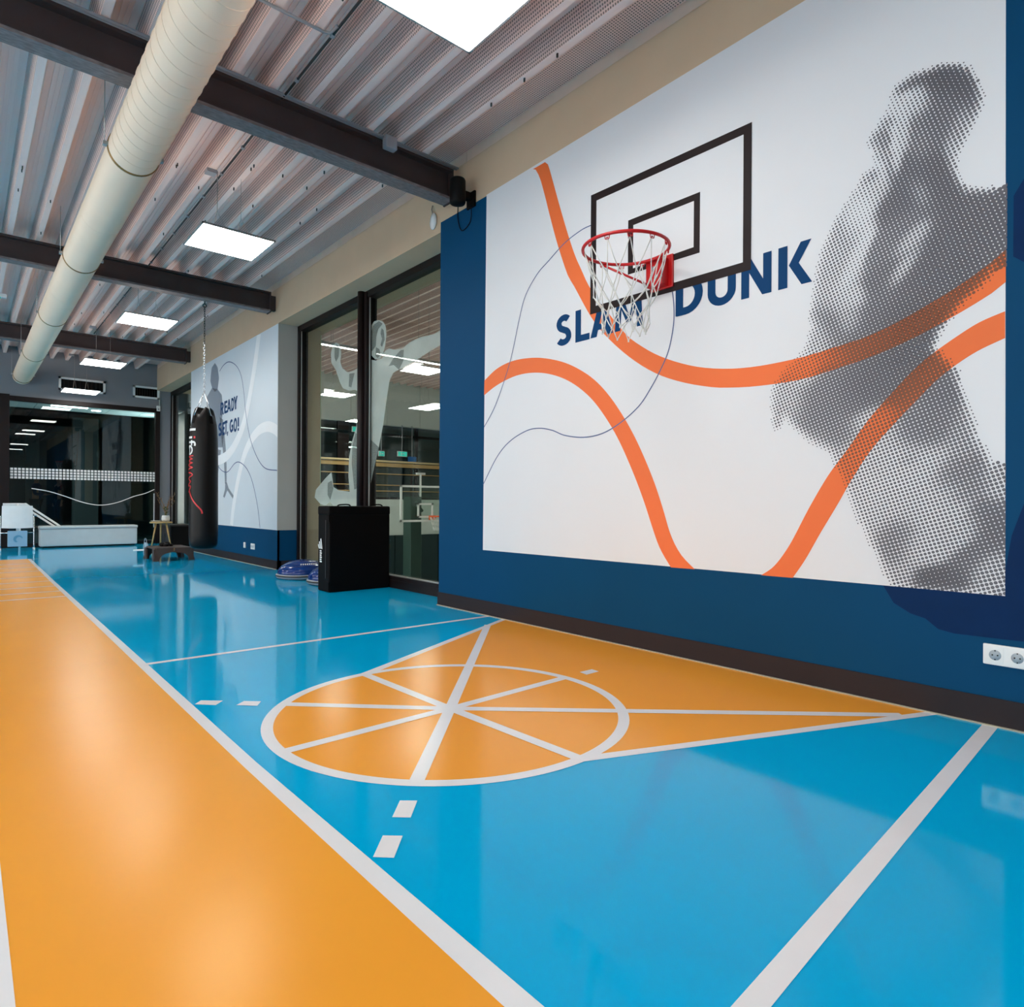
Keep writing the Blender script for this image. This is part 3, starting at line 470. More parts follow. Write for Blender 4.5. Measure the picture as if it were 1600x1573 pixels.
MB().add([W3(.0024)(p) for p in BB[1]], [(0, 1, 2, 3)]).build('board_field', WHITE, mur)
ring(BB[0], BB[1], .003).build('board_outline', BBLACK, mur); ring(BB[2], BB[3], .003).build('target_outline', BBLACK, mur)
def inside(p, poly):
    c = False; j = len(poly)-1
    for i in range(len(poly)):
        a, b = poly[i], poly[j]
        if (a[1] > p[1]) != (b[1] > p[1]) and p[0] < (b[0]-a[0])*(p[1]-a[1])/(b[1]-a[1])+a[0]: c = not c
        j = i
    return c
def tone(p):
    num = .5*.02; den = .02
    for bx_, by, ex, ey, gx, gy, t in BLOB:
        d = (p[0]-bx_, p[1]-by); det = ex*gy-ey*gx
        u = (d[0]*gy-d[1]*gx)/det; v = (ex*d[1]-ey*d[0])/det; q = u*u+v*v
        if q < 9:
            wgt = math.exp(-q*1.6); num += t*wgt; den += wgt
    return num/den
def edge_dist(p, poly):
    m = 9
    for i in range(len(poly)):
        a, b = Vector(poly[i-1]), Vector(poly[i]); d = b-a; t = max(0, min(1, (Vector(p)-a).dot(d)/max(1e-9, d.length_squared))); m = min(m, (a+d*t-Vector(p)).length)
    return m
def clip(poly, conv):     # clip a polygon by a convex one (both 2D)
    ar = sum(conv[i-1][0]*conv[i][1]-conv[i][0]*conv[i-1][1] for i in range(len(conv)))
    cv = conv if ar > 0 else conv[::-1]
    for i in range(len(cv)):
        a, b = cv[i-1], cv[i]; out = []; n = len(poly)
        if not n: return []
        sd = [(b[0]-a[0])*(p[1]-a[1])-(b[1]-a[1])*(p[0]-a[0]) for p in poly]
        for j in range(n):
            p, q, s, t_ = poly[j-1], poly[j], sd[j-1], sd[j]
            if (s >= 0) != (t_ >= 0): f = s/(s-t_); out.append((p[0]+(q[0]-p[0])*f, p[1]+(q[1]-p[1])*f))
            if t_ >= 0: out.append(q)
        poly = out
    return poly
dots = MB(); PITCH = .0164; th = math.radians(-18.4); e1 = (math.cos(th), math.sin(th)); e2 = (-e1[1], e1[0]); NV = 10
MQ = [MURAL[0], MURAL[1], (MURAL[1][0], 3.46), (MURAL[0][0], 3.46)]
quads = []
for lo, up in RIB:
    a = resample(lo, 70); b = resample(up, 70)
    for i in range(69):
        q = [a[i], a[i+1], b[i+1], b[i]]
        if min(p[0] for p in q) < 1.75: quads.append((min(p[0] for p in q), max(p[0] for p in q), min(p[1] for p in q), max(p[1] for p in q), q))
for i in range(-110, 110):
    for j in range(-140, 140):
        p = (1.2+(i*e1[0]+j*e2[0])*PITCH, 1.7+(i*e1[1]+j*e2[1])*PITCH)
        if not (.66 < p[0] < 2 and .52 < p[1] < 3.46): continue
        ins = inside(p, SIL); ed = edge_dist(p, SIL) if p[0] > .72 else .05
        if p[0] <= .72: ins = inside((.725, p[1]), SIL)
        if p[1] < .56: ins = inside((p[0], .56), SIL)
        if not ins and (ed > .014 or p[0] <= .72): continue
        t = tone(p); t = t*(.55+.45*min(1, ed/.03)) if ins else .06
        r = PITCH*(.17+.49*max(0, t))
        dot = [(p[0]+r*math.cos(2*math.pi*k/NV), p[1]+r*math.sin(2*math.pi*k/NV)) for k in range(NV)]
        if p[0] < .70 or p[1] < .57: dot = clip(dot, MQ)
        if len(dot) < 3: continue
        dots.cur = 0; dots.add([(X0-.0005, q[0], q[1]) for q in dot], [tuple(range(len(dot)))])
        dots.cur = 1
        for xa, xb, za, zb, q in quads:
            if xa-r < p[0] < xb+r and za-r < p[1] < zb+r:
                pc = clip(dot, q)
                if len(pc) > 2: dots.add([(X0-.0013, s[0], s[1]) for s in pc], [tuple(range(len(pc)))])
tag(dots.build('dotted_athlete', [PGREY, PBROWN], mur), kind='stuff')
# ------------------------------------------------------------------ second mural, beyond the window
m2 = MB().box((X0, 8.752, .538), (X0+.004, 13.12, 3.368)).build('wall_mural', PALE)
tag(m2, 'pale blue runner mural reading READY SET, GO! between the windows', 'mural')
for fg in M2FIG: MB().add([W3(.0006)(p) for p in fg], [tuple(range(len(fg)))]).build('runner_print', FIG2, m2)
for ln, wd in ((M2R1, [.16]*3+[.17]*5+[.16]), (M2R2, .15), (M2R3, .1)):
    P = smooth_line(ln, 6); a, b = offset_strip(P, resample([(x,) for x in wd], len(P)) and [resample([(x, 0.) for x in wd], len(P))[i][0] for i in range(len(P))] if isinstance(wd, list) else wd)
    clip = lambda p: (X0-.0012, max(8.755, p[0]), min(3.366, max(.54, p[1])))
    mb = MB(); strip(mb, a, b, clip); mb.build('white_ribbon', WFILM, m2)
for ln in (M2T1, M2T2):
    a, b = offset_strip(smooth_line(ln, 6), .014); mb = MB(); strip(mb, a, b, lambda p: (X0-.0018, max(8.755, p[0]), max(.54, p[1]))); mb.build('thin_curve', PLINE, m2)
for k, (a, b, y0, y1) in M2LET.items():
    glyph(k[0], W3(.0024), a, b, y0 if k[0] != ',' else 2.03, y1 if k[0] != ',' else 2.2).build('letter', PNAVY, m2)
# ------------------------------------------------------------------ basketball rim with net
RX, RY, RZ, RR = 2.936, 2.409, 2.41, .249
hp = thing('basketball_hoop', (XW-.006, RY, RZ), 'red basketball rim with white net bolted on the wall mural', 'hoop')
cpts = [(RX+RR*math.cos(2*math.pi*k/48), RY+RR*math.sin(2*math.pi*k/48), RZ) for k in range(48)]
MB().tube(cpts, .0095, 10, True).build('ring', RED, hp)
MB().box((3.203, RY-.06, RZ-.155), (3.275, RY+.06, RZ+.014), .006).box((3.268, RY-.09, RZ-.165), (3.2845, RY+.075, RZ+.035), .004).box((3.176, RY-.06, RZ-.008), (3.21, RY+.06, RZ+.008), .003).build('bracket', RED, hp)
MB().tube([(3.21, RY+.03, RZ-.148), (RX+RR*math.cos(math.radians(73)), RY+RR*math.sin(math.radians(73)), RZ-.012)], .0075, 8).build('brace', RED, hp)
for a, b in ((.0, -.05), (-.02, -.105)): MB().lathe([(.013, 3.197), (.013, 3.203), (0, 3.2031)], 12, (0, RY+a, RZ+b), 'x').build('bolt', ALU, hp)
HN = 12; hang = [2*math.pi*(k+.5)/HN for k in range(HN)]
for a in hang:
    hk = MB()
    hk.tube([(RX+(RR-.003)*math.cos(a+d), RY+(RR-.003)*math.sin(a+d), RZ+z) for d, z in ((-.06, -.006), (-.045, -.026), (-.02, -.03), (-.012, -.016), (.012, -.016), (.02, -.03), (.045, -.026), (.06, -.006))], .0028, 5); hk.build('net_hook', RED, hp)
net = MB(); rnd = random.Random(3)
LV = [(0, .238), (.17, .185), (.255, .163), (.335, .146), (.41, .135), (.475, .128)]
def node(l, k):
    z, r = LV[l]; a = hang[0]+2*math.pi*(k+(.5 if l % 2 else 0))/HN; j = .012 if l else .0
    rr = random.Random(l*50+k % HN)
    return Vector((RX+(r+rr.uniform(-j, j)*1.6)*math.cos(a+rr.uniform(-j, j)*6), RY+(r+rr.uniform(-j, j)*1.6)*math.sin(a+rr.uniform(-j, j)*6), RZ-.02-z+rr.uniform(-j, j)*1.3))
for l in range(len(LV)-1):
    for k in range(HN):
        for k2 in ((k, k-1) if l % 2 == 0 else (k, k+1)):
            a = node(l, k); b = node(l+1, k2); m = (a+b)/2; m.z -= .004 if l else .01
            net.tube([a, m, b], .0033, 5)
for l in range(1, len(LV)):
    for k in range(HN): p = node(l, k); net.tube([p+Vector((0, 0, .006)), p-Vector((0, 0, .006))], .0052, 5)
tag(net.build('net', NETM, hp))
# ------------------------------------------------------------------ steel beams
for i, (yb, lb) in enumerate(((.30, 'dark steel I beam overhead, nearest to the ceiling opening'), (4.60, 'dark steel I beam above the speaker, nearest one in view'), (8.88, 'dark steel I beam that the punching bag hangs from'), (13.20, 'dark steel I beam farthest away, close to the vented wall'))):
    if i == 0: continue
    be = thing('steel_beam', (-1.35, yb, 3.53), lb, 'beam', 'steel ceiling beams')
    MB().box((-6, yb-.07, 3.775), (3.20, yb+.07, 3.798)).box((-6, yb-.006, 3.55), (3.20, yb+.006, 3.78)).build('web', STEEL, be)
    MB().box((-6, yb-.07, 3.53), (3.20, yb+.07, 3.552)).build('bottom_flange', FLANGE, be)
    MB().box((3.20, yb-.07, 3.52), (3.212, yb+.07, 3.8)).box((3.21, yb-.03, 3.56), (XW-.003, yb+.03, 3.76)).build('end_plate', STEEL, be)
# ------------------------------------------------------------------ ventilation duct
dX, dZ, dR = .902, 3.345, .154
du = thing('ventilation_duct', (dX, 6, dZ), 'long round cream spiral air duct hung under the steel beams', 'air duct')
prof = []
mb = MB().lathe([(dR, -8), (dR, 15.2), (dR*.985, 15.35), (dR*.985, 15.72), (dR*.9, 15.80), (dR*.6, 15.86)], 48, (dX, 0, dZ), 'y'); mb.build('duct_tube', DUCT, du)
hel = []; n = 36
for k in range(int((5.05-.5)/.125*n)):
    a = 2*math.pi*k/n; hel.append((dX+(dR+.0005)*math.cos(a), .5+.125*k/n, dZ+(dR+.0005)*math.sin(a)))
MB().tube(hel, .0032, 5).build('spiral_seam', DUCT, du)
for yy in (5.1, 7.63, 10.2, 13.0, 15.5):
    MB().lathe([(dR+.001, yy-.012), (dR+.006, yy-.008), (dR+.006, yy+.008), (dR+.001, yy+.012)], 40, (dX, 0, dZ), 'y').build('strap', STRAP, du)
    for s in (-1, 1): MB().box((dX+s*(dR+.002), yy-.018, dZ-.012), (dX+s*(dR+.03), yy+.018, dZ+.012)).tube([(dX+s*(dR+.02), yy, dZ), (dX+s*(dR+.02), yy, 3.80)], .003, 6).build('hanger_lug', ALU, du)
for yy in (6.4, 8.9, 11.6): MB().lathe([(dR+.0003, yy-.004), (dR+.002, yy), (dR+.0003, yy+.004)], 40, (dX, 0, dZ), 'y').build('joint_ring', DUCT, du)
# ------------------------------------------------------------------ pendant LED panels
PX, PS = 1.785, .6
def lamp(x, yc, z, ztop, label, ang=0):
    t = thing('pendant_light', (x, yc, z), label, 'ceiling light', 'square LED pendant panels')
    h = PS/2
    MB().box((x-h, yc-h, z), (x+h, yc-h+.012, z+.012)).box((x-h, yc+h-.012, z), (x+h, yc+h, z+.012)).box((x-h, yc-h, z), (x-h+.012, yc+h, z+.012)).box((x+h-.012, yc-h, z), (x+h, yc+h, z+.012)).box((x-h, yc-h, z+.009), (x+h, yc+h, z+.014)).build('panel_frame', ALU, t)
    MB().box((x-h+.011, yc-h+.011, z+.002), (x+h-.011, yc+h-.011, z+.006)).build('diffuser', LED, t)
    MB().box((x-h+.05, yc-h+.05, z+.0142), (x+h-.05, yc+h-.05, z+.017)).build('added_uplight', UPFILL, t)  # glowing top face, added to brighten the ceiling
    for sx in (-.1, .1):
        px = x+sx
        mb = MB().tube([(px, yc, z+.25), (px, yc, ztop)], .0035 if sx < 0 else .0018, 6)
        for sy in (-1, 1): mb.tube([(px, yc, z+.25), (px+(.0), yc+sy*.26, z+.014)], .0015, 5)
        mb.build('suspension_wire', CABLE, t)
    MB().box((x-.19, yc-.02, ztop-.03), (x-.108, yc+.06, ztop)).build('junction_box', GREYP, t)
    return t
lamps = [(2.50, 3.36, 'square LED panel at the top edge of the picture'), (5.92, 3.2, 'largest full LED panel in view, nearest the mural'), (9.20, 3.2, 'second full LED panel, beside the bag chain'), (12.50, 3.2, 'third full LED panel, smaller, near the far beam'), (15.15, 3.08, 'farthest LED panel, hanging before the wide wall vent')]
for yc, z, lb in lamps: lamp(PX, yc, z, 3.80, lb)
# unseen rows added for light, behind the camera and left of the duct
base = lamp(PX, -.7, 3.2, 3.80, 'LED panel behind the camera in the row over the lane')
for i, (x, yc) in enumerate([(PX, -4.0), (-1.2, -4.0), (-1.2, -.7), (-1.2, 2.6), (-1.2, 5.9), (-1.2, 9.2), (-1.2, 12.5), (-4.2, -.7), (-4.2, 2.6), (-4.2, 5.9), (-4.2, 9.2), (-4.2, 12.5)]):
    copy_thing(base, (x, yc, 3.2), 'unseen LED panel outside the frame, %s, %s' % ('row over the lane' if x > 0 else 'row left of the air duct' if x > -3 else 'row along the left wall', ('farthest behind the camera', 'just behind the camera', 'level with the hoop', 'level with the black box', 'level with the punching bag', 'level with the step stool')[max(0, round((yc+4)/3.3))]))
hall = lamp(6.03, 9.37, 3.2, 4.76, 'square LED panel in the hall, seen high in the right window pane')
for i, (x, yc, lb) in enumerate([(6.03, 12.7, 'square LED panel in the hall, seen in the left window pane'), (8.45, 13.05, 'LED panel in the hall below the higher one in the right pane'), (8.45, 16.4, 'LED panel in the hall, half hidden by the window mullion'), (6.03, 16.2, 'LED panel at the far left of the hall'), (8.45, 9.4, 'LED panel in the hall hidden behind the blue pillar'), (10.9, 9.4, 'hidden LED panel in the right of the hall'), (10.9, 12.9, 'hidden LED panel deep in the right of the hall'), (11.0, 6.0, 'hidden LED panel in the near right of the hall'), (6.0, 6.0, 'hidden LED panel in the near part of the hall')]):  # hidden panels are unseen, added to brighten the hall
    copy_thing(hall, (x, yc, 3.2), lb)
lamp(10.4, 20.5, 2.85, 3.3, 'small LED panel in the gallery room behind the handrails'); lamp(8.7, 20.5, 2.85, 3.3, 'small LED panel in the gallery room, seen in the left pane')
ls = thing('linear_light', (5.8, 10.36, 3.6), 'thin white linear lamp across the hall behind the window', 'ceiling light')
MB().box((4.3, 10.33, 3.612), (7.3, 10.40, 3.66)).build('housing', ALU, ls); MB().box((4.32, 10.345, 3.602), (7.28, 10.385, 3.611)).build('light_tube', LED, ls)
MB().tube([(4.8, 10.36, 3.66), (4.8, 10.36, 4.76)], .004, 6).tube([(6.8, 10.36, 3.66), (6.8, 10.36, 4.76)], .004, 6).build('suspension_wire', CABLE, ls)
# ------------------------------------------------------------------ ceiling conduits
c1_ = thing('cable_conduit', (1.70, 9, 3.78), 'thin dark cable conduit clipped along a ceiling rib behind the duct', 'conduit')
MB().tube([(1.72, -3, 3.789), (1.72, 13, 3.789)], .0085, 8).build('conduit_tube', SCREW, c1_)
mb = MB()
for k in range(28): mb.box((1.708, -2.9+k*.55, 3.779), (1.732, -2.87+k*.55, 3.80))
mb.build('clip', GREYP, c1_)
c2 = thing('cable_conduit', (1.5, 4.0, 3.78), 'short grey pipe crossing the ceiling ribs beside the duct', 'conduit')
MB().tube([(1.15, 3.72, 3.787), (1.66, 3.72, 3.787), (1.70, 3.70, 3.787), (1.707, 3.62, 3.787)], .0095, 8).build('conduit_tube', GREYP, c2)
c3 = thing('cable_conduit', (1.0, 4.50, 3.80), 'pair of grey pipes along the top of the nearest steel beam', 'conduit')
for q in (0, 1): MB().tube([(-5.8, 4.50-q*.026, 3.788-q*.001), (3.22, 4.50-q*.026, 3.788-q*.001)], .009, 8).build('conduit_tube', GREYP, c3)
MB().box((2.50, 4.43, 3.70), (2.60, 4.495, 3.797), .008).build('junction_box', GREYP, c3)
# ------------------------------------------------------------------ speaker, sensors, signs
sp = thing('wall_speaker', (3.15, 4.37, 3.52), 'small black cylindrical speaker bracketed to the header above the mural', 'speaker')
MB().lathe([(.02, -.105), (.062, -.10), (.067, -.085), (.067, .09), (.06, .103), (.02, .105)], 28, (3.14, 4.37, 3.525)).build('speaker_body', BLACK, sp)
MB().box((3.17, 4.35, 3.49), (3.289, 4.40, 3.55)).box((3.27, 4.31, 3.43), (3.289, 4.42, 3.56)).build('bracket', BLACK, sp)
MB().tube(smooth_line([(3.12, 4.41, 3.64), (3.18, 4.50, 3.66), (3.27, 4.55, 3.66), (3.28, 4.56, 3.5), (3.28, 4.56, 3.4), (3.28, 4.5, 3.28), (3.28, 4.38, 3.32), (3.26, 4.34, 3.44)]), .004, 6).build('speaker_cable', BLACK, sp)
sn = MB().lathe([(.03, 0), (.05, .004), (.05, .016), (.02, .026), (0, .027)], 20, (0, 0, 0), 'x'); sn.v = [(XW-.004-v[0], 4.94+v[1], 3.505+v[2]*1.5) for v in sn.v]
t = thing('ceiling_sensor', (XW-.003, 4.94, 3.45), 'small white oval sensor on the header left of the speaker', 'sensor')
sn.build('sensor_body', PLASTW, t); MB().tube([(XW-.012, 4.95, 3.575), (XW-.02, 4.96, 3.62), (XW-.006, 4.965, 3.66)], .004, 6).build('sensor_cable', CABLE, t)
t = thing('wall_sensor', (3.30, YF-.04, 2.93), 'small white box on the far wall above the door corner', 'sensor'); MB().box((3.275, YF-.055, 2.92), (3.345, YF-.001, 3.04), .01).build('housing', PLASTW, t); MB().lathe([(.018, -.06), (.018, -.055), (.0, -.0605)], 10, (3.31, YF, 2.96), 'y').build('lens', GREYP, t)
t = thing('pipe', (3.33, YF-.02, 3.05), 'thin grey pipe rising in the far wall corner', 'pipe'); MB().tube([(3.335, YF-.018, 3.05), (3.335, YF-.018, 3.80)], .012, 8).build('pipe_run', GREYW, t)
t = thing('exit_lamp', (.37, 10.06, 3.40), 'slim white exit lamp with green light left of the duct', 'exit sign')
MB().box((.16, 10.02, 3.41), (.42, 10.10, 3.455), .006).build('housing', PLASTW, t); MB().box((.20, 10.015, 3.402), (.36, 10.10, 3.411)).build('green_lens', EXITG, t); MB().tube([(.29, 10.06, 3.455), (.29, 10.06, 3.80)], .005, 6).build('hanger', GREYP, t)
def vent(x0, x1, z0, z1, lb, n):
    t = thing('air_vent', ((x0+x1)/2, YF, z0), lb, 'air vent', 'air vents of the far wall')
    MB().box((x0, YF-.03, z0), (x1, YF-.001, z0+.04)).box((x0, YF-.03, z1-.04), (x1, YF-.001, z1)).box((x0, YF-.03, z0), (x0+.04, YF-.001, z1)).box((x1-.04, YF-.03, z0), (x1, YF-.001, z1)).build('vent_frame', PLASTW, t)
    MB().box((x0+.03, YF-.006, z0+.03), (x1-.03, YF-.001, z1-.03)).build('backing', BLACK, t)
    for k in range(n): xx = x0+.06+(x1-x0-.12)*(k+.5)/n; MB().box((xx-.006, YF-.02, z0+.04), (xx+.006, YF-.006, z1-.04)).build('slat', FRAME, t)
vent(1.50, 2.31, 3.18, 3.45, 'wide dark vent behind the farthest LED panel', 10); vent(2.82, 3.33, 3.18, 3.44, 'narrower dark vent beside the far corner', 8)
def socket(yc, z, lb, n, s=1.0, y_dir=-1):
    t = thing('wall_socket', (XW-.004, yc, z), lb, 'socket'); wd = .0745
    MB().box((XW-.016, yc-wd*(n-.5)-.006, z-.043), (XW-.004, yc+wd*.5+.006, z+.043), .005).build('socket_frame', PLASTW, t)
    for k in range(n):
        y_ = yc-k*wd
        ins = MB().box((XW-.019, y_-.028, z-.031), (XW-.016, y_+.028, z+.031)).build('socket_insert', PLASTW, t)
        MB().lathe([(.021, -.0), (.021, -.0015), (0, -.0016)], 24, (XW-.0188, y_, z), 'x').build('socket_dish', PLASTD, ins)
        MB().lathe([(.003, 0), (.003, -.002)], 8, (XW-.0195, y_-.009, z), 'x').lathe([(.003, 0), (.003, -.002)], 8, (XW-.0195, y_+.009, z), 'x').box((XW-.021, y_-.002, z+.016), (XW-.019, y_+.002, z+.021)).box((XW-.021, y_-.002, z-.021), (XW-.019, y_+.002, z-.016)).build('pin_hole', BLACK, ins)
    return t
socket(.711, .3, 'white double power socket low on the blue wall at the right edge', 2)
socket(9.73, .265, 'white double socket on the blue strip under the runner mural', 2)
t = thing('wall_switch', (XW-.004, 10.05, .27), 'narrow white cover plate left of the double socket', 'socket'); MB().box((XW-.016, 10.01, .225), (XW-.004, 10.09, .31), .004).build('cover_plate', PLASTW, t); MB().box((XW-.019, 10.025, .24), (XW-.016, 10.075, .295)).build('rocker', PLASTW, t)
# ------------------------------------------------------------------ punching bag
BX, BY = 2.40, 8.95
bg = thing('punching_bag', (BX, BY, .31), 'long black leather punching bag hanging from a chain', 'punching bag')
R = .17; NB = 40; prof = [(0, .31), (.10, .313), (.145, .325), (R-.003, .37), (R+.004, .5), (R+.002, .9), (R, 1.4), (R-.004, 1.75), (R-.012, 1.92), (R-.03, 2.02), (R-.05, 2.08), (.09, 2.10), (0, 2.09)]
mb = MB().lathe(prof, NB, (BX, BY, 0))
vs = []
for (x, y_, z) in mb.v:     # gathered folds at the top
    a = math.atan2(y_-BY, x-BX); k = max(0, (z-1.78)/.32); f = 1-.09*k*(.5+.5*math.cos(4*a)); vs.append((BX+(x-BX)*f, BY+(y_-BY)*f, z+.05*k*math.cos(4*a) if z > 1.95 else z))
mb.v = vs; mb.build('bag_body', BLACKL, bg)
fdx, fdy = -.259, -.966; ldx, ldy = -.966, .259
def bagpt(a, z, off=.0025):
    r = R+.004+off-(.004 if z > 1.4 else 0) - max(0, (z-1.75))*.05; th_ = a/R; return (BX+r*(math.cos(th_)*fdx+math.sin(th_)*ldx), BY+r*(math.cos(th_)*fdy+math.sin(th_)*ldy), z)
def bagstroke(mb, P, wd):
    a, b = offset_strip(P, wd); strip(mb, a, b, lambda p: bagpt(p[0], p[1]))
T0, T1 = .105, .285        # arc of the lettering: letter tops towards the front
lt = MB(); bagstroke(lt, [(T0+.18*k/8, 1.846) for k in range(9)], .03); lt.build('letter', PLASTW, bg)
lt = MB(); bagstroke(lt, [(T0+.05+.13*k/8, 1.745) for k in range(9)], .028); lt.build('letter', PLASTW, bg)
lt = MB(); bagstroke(lt, [(T0+.0, 1.745), (T0+.025, 1.745)], .028); lt.build('red_dot', M('print_red', (214, 40, 46), .4), bg)
lt = MB(); bagstroke(lt, [(T1-.18*k/8, 1.685) for k in range(8)]+[(T0+.01, 1.675), (T0+.004, 1.655), (T0+.01, 1.635)], .026); bagstroke(lt, [(T0+.06, 1.71), (T0+.06, 1.64)], .024); lt.build('letter', PLASTW, bg)
lt = MB(); bagstroke(lt, [(T0+.105+.055*math.cos(math.radians(q)), 1.585+.052*math.sin(math.radians(q))) for q in range(-30, 300, 20)], .024); bagstroke(lt, [(T0+.105, 1.537), (T0+.105, 1.633)], .02); lt.build('letter', PLASTW, bg)
scr = [(T0+.03, 1.51), (T0+.14, 1.50), (T0+.05, 1.47), (T0+.15, 1.445), (T0+.05, 1.42), (T0+.15, 1.395), (T0+.04, 1.36), (T0+.13, 1.34), (T0+.16, 1.30), (T0+.07, 1.29), (T0+.04, 1.26), (T0+.13, 1.22), (T0+.07, 1.18), (T0+.15, 1.13), (T0+.07, 1.12), (T0+.1, 1.07), (T0+.14, 1.04)]
lt = MB(); bagstroke(lt, smooth_line(scr, 4), .015); lt.build('script_lettering', MATS['print_red'], bg)
lt = MB(); bagstroke(lt, smooth_line([(T0+.10, 1.06), (.16, .98), (.10, .90), (.03, .82), (.015, .77)], 5), .018); lt.build('red_flourish', MATS['print_red'], bg)
for k in range(4):
    a = math.radians(20+90*k); MB().box((-.022, -.004, -.05), (.022, .004, .05)); p = (BX+.142*math.cos(a), BY+.142*math.sin(a))
    mb = MB(); n_ = (-math.sin(a), math.cos(a)); mb.prism([(p[0]-n_[0]*.022, p[1]-n_[1]*.022, 1.93), (p[0]+n_[0]*.022, p[1]+n_[1]*.022, 1.93), (p[0]+n_[0]*.022-.02*math.cos(a), p[1]+n_[1]*.022-.02*math.sin(a), 2.03), (p[0]-n_[0]*.022-.02*math.cos(a), p[1]-n_[1]*.022-.02*math.sin(a), 2.03)], (.012*math.cos(a), .012*math.sin(a), 0)); mb.build('strap_tab', FOAMB, bg)
    MB().tube([(p[0], p[1], 2.03), (BX+.012*math.cos(a), BY+.012*math.sin(a), 2.33)], .0045, 6).build('strap_chain', CHROME, bg)
def chain(mb, x, y_, z0, z1, l=.042, r=.0034, wd=.011):
    k = 0; z = z0
    while z < z1:
        pts = []
        for q in range(12):
            a = 2*math.pi*q/12; u = wd*math.cos(a); v_ = (l/2+.004)*math.sin(a); pts.append((x+(u if k % 2 else 0), y_+(0 if k % 2 else u), z+l/2+v_))
        mb.tube(pts, r, 5, True); z += l*.8; k += 1
mb = MB(); chain(mb, BX, BY, 2.32, 2.98); mb.build('chain', CHROME, bg)
mb = MB(); chain(mb, BX, BY, 2.98, 3.46, .04, .0028, .008); mb.build('thin_chain', SCREW, bg)
MB().tube([(BX, BY, 3.53), (BX, BY, 3.49)], .008, 8).tube([(BX+.022*math.cos(q*math.pi/8), BY, 3.475+.022*math.sin(q*math.pi/8)) for q in range(16)], .006, 6, True).build('ceiling_hook', SCREW, bg)
# ------------------------------------------------------------------ black foam box by the window
fb = thing('foam_plyo_box', (3.2, 6.33, 0), 'tall black vinyl foam jump box before the window, white logo on its side', 'plyo box')
a, b = (2.85, 6.165, 0), (3.55, 6.44, .885)
MB().box(a, (b[0], b[1], .80), .018).build('box_body', FOAMB, fb)
MB().box((2.846, 6.161, .79), (3.553, 6.444, .885), .02).build('top_cover', FOAMB, fb)
MB().box((2.842, 6.161, .02), (2.852, 6.23, .11), .004).box((2.842, 6.161, .72), (2.852, 6.23, .80), .004).build('corner_patch', FOAMB, fb)
MB().box((2.845, 6.235, .14), (2.851, 6.25, .74)).build('side_seam', SCREW, fb)
for k in range(2):
    xx = 3.0+k*.38; MB().tube(smooth_line([(xx, 6.30, .884), (xx+.03, 6.30, .898), (xx+.12, 6.30, .900), (xx+.15, 6.30, .884)]), .008, 6).build('carry_strap', FOAMB, fb)
mb = MB()
for k in range(3):
    y0 = 6.40-k*.03; h = .05+.03*k; mb.add([(2.8445, y0, .44), (2.8445, y0-.024, .44), (2.8445, y0-.024+.03, .44+h), (2.8445, y0+.03, .44+h-.012)], [(0, 1, 2, 3)])
mb.build('logo_mark', PLASTW, fb)
for k in range(6): MB().box((2.8442, 6.33+(.008 if k % 2 else 0), .30+k*.022), (2.8452, 6.38, .315+k*.022)).build('logo_letter', PLASTW, fb)
# ------------------------------------------------------------------ balance domes
def dome(x, y_, r, label):
    t = thing('balance_dome', (x, y_, 0), label, 'balance trainer', 'blue balance domes by the window')
    MB().lathe([(r*.80, 0), (r*.96, .012), (r, .03), (r, .052), (r*.97, .06), (r*.93, .062)], 40, (x, y_, 0)).build('platform', GREYP, t)
    MB().lathe([(r*1.002, .032), (r*1.004, .035), (r*1.004, .046), (r*1.002, .049)], 40, (x, y_, 0)).build('platform_groove', SCREW, t)
    h = .17
    MB().lathe([(r*.955*math.cos(math.radians(q)), .055+h*math.sin(math.radians(q))) for q in range(0, 91, 9)], 44, (x, y_, 0)).build('dome_shell', BOSU, t)
    mb = MB()
    for q in (.35, .62): rr = r*.955*math.cos(q); zz = .055+h*math.sin(q); mb.lathe([(rr+.001, zz-.003), (rr+.003, zz), (rr-.002, zz+.005)], 44, (x, y_, 0))
    mb.build('dome_ridge', BOSU, t)
    mb = MB()
    for k in range(9):
        a = math.radians(-118+k*7); q = .80; rr = r*.955*math.cos(q)+.002; zz = .058+h*math.sin(q)
        mb.add([(x+(rr+du_)*math.cos(a+da), y_+(rr+du_)*math.sin(a+da), zz+dz) for du_, da, dz in ((.006, -.035, -.008), (.006, .035, -.008), (-.012, .03, .008), (-.012, -.03, .008))], [(0, 1, 2, 3)])
    mb.build('dome_lettering', PLASTW, t)
    return t
dome(3.18, 7.62, .31, 'blue inflated half-ball trainer on the floor, farther one, left of the box')
dome(3.23, 6.86, .30, 'blue inflated half-ball trainer half hidden behind the black box')
